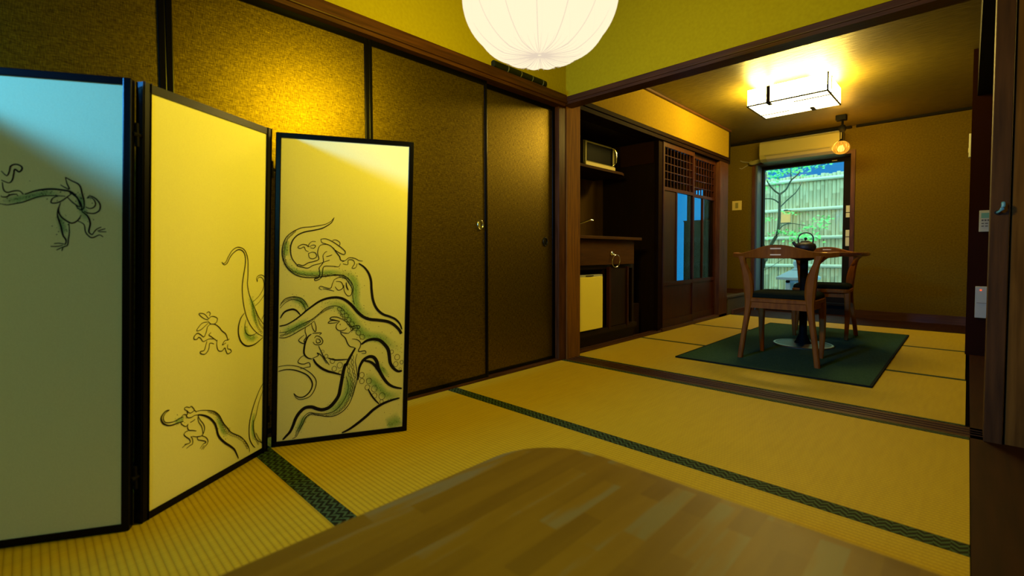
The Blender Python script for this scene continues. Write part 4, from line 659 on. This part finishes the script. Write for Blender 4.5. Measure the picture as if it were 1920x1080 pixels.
# chairs: local frame, origin between the rear feet, the seat in +y
def make_chair(label, loc, rz):
    c = thing('dining_chair', label, 'chair', (0, 0, 0), 0, 'chairs at the dining table')
    secs = []; n = 40
    for i in range(n+1):
        s = -1+2*i/n; x = .297*s; y = -.062+.165*abs(s)**2.2
        arch = math.exp(-(abs(s)/.52)**2.3); top = .708+.056*arch+(.008*(abs(s) > .8)*(abs(s)-.8)/.2); bot = .678-.002*arch+.0*s
        bot += .006*max(0, abs(s)-.85)/.15
        dy = 2.2*.165*abs(s)**1.2*(1 if s > 0 else -1)/.297; nx, ny = -dy, 1.; l = math.hypot(nx, ny); nx /= l; ny /= l
        t = .009+.012*abs(s)
        secs.append([(x-nx*t, y-ny*t, bot+.004), (x-nx*t, y-ny*t, top-.005), (x-nx*t*.6, y-ny*t*.6, top), (x+nx*t*.6, y+ny*t*.6, top), (x+nx*t, y+ny*t, top-.005), (x+nx*t, y+ny*t, bot+.004), (x+nx*t*.6, y+ny*t*.6, bot), (x-nx*t*.6, y-ny*t*.6, bot)])
    br = obj('backrest', MB().sweep(secs), 'chair_wood', c, smooth=35)
    for z in (.7395, .700): obj('inlay', bx(-.031, .031, -.0735, -.0505, z-.004, z+.004), 'inlay', br)
    for sx in (-1, 1):
        p = smooth_line([(sx*.226, -.005, 0), (sx*.208, .0, .15), (sx*.184, .006, .33), (sx*.178, .006, .44), (sx*.190, -.002, .56), (sx*.212, -.008, .64), (sx*.225, .0, .69)], 4); k = len(p)
        r = [.015+.0145*math.exp(-((i/(k-1)-.58)/.2)**2)+(.010*max(0, i/(k-1)-.85)/.15) for i in range(k)]
        lg = MB(); S_ = []
        for i, q in enumerate(p):
            w_ = r[i]; d_ = .018+.006*math.exp(-((i/(k-1)-.58)/.2)**2); S_.append([(q.x+a*w_, q.y+b*d_, q.z) for a, b in ((-1, -.6), (-.6, -1), (.6, -1), (1, -.6), (1, .6), (.6, 1), (-.6, 1), (-1, .6))])
        obj('leg', lg.sweep(S_), 'chair_wood', c, smooth=35)
        # arm support flare under the rail end
        p = smooth_line([(sx*.192, .0, .60), (sx*.222, .02, .655), (sx*.262, .05, .692)], 4)
        obj('arm_brace', MB().tube(p, [.016]*3+[.013]*3+[.011]*3, 10), 'chair_wood', c, smooth=True)
        p = smooth_line([(sx*.182, .322, 0), (sx*.188, .322, .15), (sx*.186, .318, .33), (sx*.180, .31, .398)], 4); k = len(p)
        obj('leg', MB().sweep([[(q.x+a*(.012+.012*i/(k-1)), q.y+b*(.012+.010*i/(k-1)), q.z) for a, b in ((-1, -.6), (-.6, -1), (.6, -1), (1, -.6), (1, .6), (.6, 1), (-.6, 1), (-1, .6))] for i, q in enumerate(p)]), 'chair_wood', c, smooth=35)
    sf = MB().sweep([[(x, y, z) for x, y in rrect(-.205+i, .205-i, -.012+i, .365-i, .05, 6)] for i, z in ((.01, .382), (0, .388), (0, .408), (.006, .414))])
    sf.box(-.17, .17, -.004, .018, .345, .384).box(-.165, .165, .30, .32, .345, .384).box(-.186, -.166, .01, .31, .345, .384).box(.166, .186, .01, .31, .345, .384)
    obj('seat_frame', sf, 'chair_wood', c, smooth=35)
    obj('seat', MB().sweep([[(x, y, z) for x, y in rrect(-.196+i, .196-i, -.004+i, .356-i, .045, 6)] for i, z in ((0, .414), (-.003, .425), (.002, .440), (.014, .449), (.04, .454))]), 'cushion', c, smooth=True)
    c.location = loc; c.rotation_euler = (0, 0, rz); return c
def copy_chair(src, label, loc, rz):
    c = src.copy(); C.objects.link(c); c.location = loc; c.rotation_euler = (0, 0, rz); c['label'] = label
    for ch in list(src.children):
        d = ch.copy(); C.objects.link(d); d.parent = c
        for g in ch.children: e_ = g.copy(); C.objects.link(e_); e_.parent = d
    return c
ch1 = make_chair('orange brown wooden chair nearest the camera, seen from behind', (-.880, 3.383, FZ), 0)
copy_chair(ch1, 'wooden chair on the far side of the table, facing the camera', (-.905, 4.93, FZ), PI+math.radians(4))

# ================================================================ GARDEN
struct('garden_ground', bx(-6, 3, 6.7, 11, -.2, -.02), 'soil')
fn = thing('bamboo_fence', 'pale bamboo garden fence with horizontal rails outside the glass door', 'fence', (-1.8, 8.5, 0))
pn = MB(); x = -4.2; rn = random.Random(7)
while x < .4:
    r = rn.uniform(.022, .029); nodes = []; z = -.02; off_ = rn.uniform(.1, .4); top = 1.93+rn.uniform(-.02, .02)
    zs = [-.02]; 
    while zs[-1] < top-.35: zs += [zs[-1]+off_-.006, zs[-1]+off_, zs[-1]+off_+.006]; off_ = rn.uniform(.26, .36)
    zs.append(top); rr = [r*1.13 if (i % 3 == 2 and i < len(zs)-1) else r for i in range(len(zs))]
    yo = rn.uniform(-.004, .004); pn.tube([(x, 8.5+yo, z) for z in zs], rr, 8); x += r*2-.005
obj('bamboo_canes', pn, 'bamboo', fn, smooth=True)
for z in (1.855, 1.40, .962, .522):
    obj('rail', MB().tube([(-4.2, 8.45, z), (.4, 8.45, z+.0)], .026, 10), 'bamboo_rail', fn, smooth=True)
for px_ in (-4.1, .3): obj('post', MB().tube([(px_, 8.56, -.1), (px_, 8.56, 2.0)], .05, 12), 'bark', fn)
nb = thing('neighbour_wall', 'blue shaded house wall showing above the bamboo fence', 'building', (-1.8, 10.4, -.1))
obj('wall_face', bx(-8, 4, 10.4, 10.6, -.1, 3.6), 'neighbour', nb); obj('eave', bx(-8, 4, 10.1, 10.4, 3.4, 3.5), 'neighbour', nb)
sl = thing('stone_lantern', 'pale grey stone garden lantern with square roof by the fence', 'stone lantern', (-1.72, 7.6, -.02))
lx, ly = -1.72, 7.6
def sq(h, z, c=0.): return [(lx+h*a, ly+h*b, z+(c if True else 0)) for a, b in ((-1, -1), (1, -1), (1, 1), (-1, 1))]
obj('roof', MB().sweep([sq(.225, .345), sq(.23, .380), sq(.10, .470), sq(.085, .475)]), 'granite', sl)
obj('finial', MB().lathe([(0, .465), (.085, .465), (.09, .49), (.06, .50), (.055, .53), (.07, .56), (.068, .60), (.03, .64), (0, .65)], lx, ly, 24), 'granite', sl, smooth=30)
obj('light_box', MB().box(lx-.13, lx-.075, ly-.13, ly-.075, .20, .335).box(lx+.075, lx+.13, ly-.13, ly-.075, .20, .335).box(lx-.13, lx-.075, ly+.075, ly+.13, .20, .335).box(lx+.075, lx+.13, ly+.075, ly+.13, .20, .335).box(lx-.13, lx+.13, ly-.13, ly+.13, .30, .336), 'granite', sl)
obj('base_slab', MB().sweep([sq(.19, .13), sq(.20, .15), sq(.20, .18), sq(.15, .20)]), 'granite', sl)
obj('pedestal', MB().sweep([sq(.13, -.02), sq(.10, .02), sq(.10, .10), sq(.15, .13)]), 'granite', sl)
# maple
mt = thing('maple_tree', 'young green maple with thin dark branches left in the garden door', 'tree', (-2.25, 7.4, -.02))
br = MB(); Yt = 7.42
def limb(p, r0, r1):
    q = smooth_line([(a, Yt+d, b) for a, b, d in p], 4); k = len(q); br.tube(q, [r0+(r1-r0)*i/(k-1) for i in range(k)], 8)
limb([(-2.25, -.02, 0), (-2.2, .3, 0), (-2.10, .62, 0), (-2.03, .84, .0), (-1.95, 1.0, 0), (-1.93, 1.22, 0), (-1.93, 1.36, 0)], .03, .018)
limb([(-1.93, 1.33, 0), (-1.93, 1.45, 0), (-1.93, 1.56, .0)], .018, .015)
limb([(-1.93, 1.55, 0), (-2.0, 1.62, -.05), (-2.07, 1.74, -.08), (-2.08, 1.88, -.1)], .013, .006)
limb([(-1.93, 1.55, 0), (-1.86, 1.62, .05), (-1.81, 1.74, .08), (-1.73, 1.82, .1), (-1.68, 1.92, .1)], .014, .006)
limb([(-1.81, 1.74, .08), (-1.82, 1.84, .1), (-1.83, 1.92, .1)], .007, .004)
limb([(-1.93, 1.36, 0), (-1.86, 1.47, .1), (-1.76, 1.58, .15), (-1.70, 1.72, .2)], .010, .004)
limb([(-1.93, 1.42, 0), (-1.99, 1.48, -.1), (-2.1, 1.49, -.15), (-2.2, 1.51, -.15)], .010, .005)
limb([(-1.97, .98, 0), (-1.86, 1.1, -.1), (-1.72, 1.12, -.2), (-1.55, 1.08, -.25)], .008, .003)
limb([(-2.15, .5, .1), (-2.13, .75, .1), (-2.19, .95, .1), (-2.23, 1.1, .1)], .014, .006)
limb([(-2.2, .42, -.1), (-2.0, .52, -.15), (-1.85, .62, -.2), (-1.70, .72, -.2)], .004, .002)
obj('branches', br, 'bark', mt, smooth=True)
lf = MB(); rn = random.Random(11)
def leaf(c, s, nrm):
    a = nrm.orthogonal().normalized(); b = nrm.cross(a); th = rn.uniform(0, 2*PI); pts = []
    for i in range(7):
        t = th+(-1.2+2.4*i/6)*1.15; l = s*(1-.12*abs(i-3)); pts.append(c+(math.cos(t)*a+math.sin(t)*b)*l)
        if i < 6: t2 = th+(-1.2+2.4*(i+.5)/6)*1.15; pts.append(c+(math.cos(t2)*a+math.sin(t2)*b)*s*.35)
    vs = [lf.bm.verts.new(p) for p in pts]+[lf.bm.verts.new(c-(math.cos(th)*a+math.sin(th)*b)*s*.2)]; cc = lf.bm.verts.new(c)
    for i in range(len(vs)): lf.bm.faces.new((cc, vs[i], vs[(i+1) % len(vs)]))
for cx, cz, sx, sz, n in ((-2.0, 1.86, .16, .05, 90), (-1.72, 1.92, .22, .05, 130), (-1.5, 1.97, .12, .03, 40), (-2.15, 1.66, .10, .04, 30), (-1.9, 1.98, .3, .04, 110), (-1.55, 1.93, .22, .04, 70), (-2.05, 1.75, .1, .05, 35), (-1.75, 1.85, .15, .05, 40), (-2.13, 1.22, .10, .04, 45), (-1.8, 1.0, .12, .04, 60),
                          (-1.62, .93, .16, .06, 95), (-1.5, 1.08, .13, .05, 50), (-1.42, 1.17, .10, .05, 35), (-1.75, 1.28, .10, .02, 20), (-2.1, .95, .12, .05, 22), (-1.92, .78, .14, .04, 20)):
    for _ in range(n):
        c = Vector((cx+rn.gauss(0, sx*.6), Yt+rn.uniform(-.3, .3), cz+rn.gauss(0, sz*.6))); leaf(c, rn.uniform(.028, .046), Vector((rn.gauss(0, .5), rn.gauss(-.4, .5), 1)).normalized())
obj('foliage', lf, 'leaf', mt)
fs = thing('garden_fern', 'low blue green plant at the foot of the fence', 'plant', (-1.17, 7.9, -.02))
lf = MB()
for _ in range(16):
    a = rn.uniform(0, 2*PI); l = rn.uniform(.12, .28); q = [Vector((-1.17+math.cos(a)*l*t, 7.9+math.sin(a)*l*t, -.02+.42*t-.16*t*t*(l/.2))) for t in (0, .3, .6, 1)]
    n_ = Vector((-math.sin(a), math.cos(a), 0))*.02; prev = None
    for i, p_ in enumerate(q):
        cur = (lf.bm.verts.new(p_-n_*(1-i/3.2)), lf.bm.verts.new(p_+n_*(1-i/3.2)))
        if prev: lf.bm.faces.new((prev[0], prev[1], cur[1], cur[0]))
        prev = cur
obj('frond', lf, 'shrub', fs)
gl = thing('garden_glow_box', 'small square yellow box glowing on the bamboo fence', 'lamp', (-2.09, 8.4, 1.28))  # yellow square seen in the garden door glass, built as an emissive box
obj('lamp_shade', bx(-2.16, -2.03, 8.33, 8.41, 1.20, 1.38, bev=.004), 'garden_glow_box', gl); obj('bracket', bx(-2.12, -2.07, 8.40, 8.4255, 1.386, 1.41), 'bark', gl); obj('cap', bx(-2.17, -2.02, 8.32, 8.42, 1.38, 1.39), 'bark', gl); obj('base', bx(-2.17, -2.02, 8.32, 8.42, 1.19, 1.20), 'bark', gl)
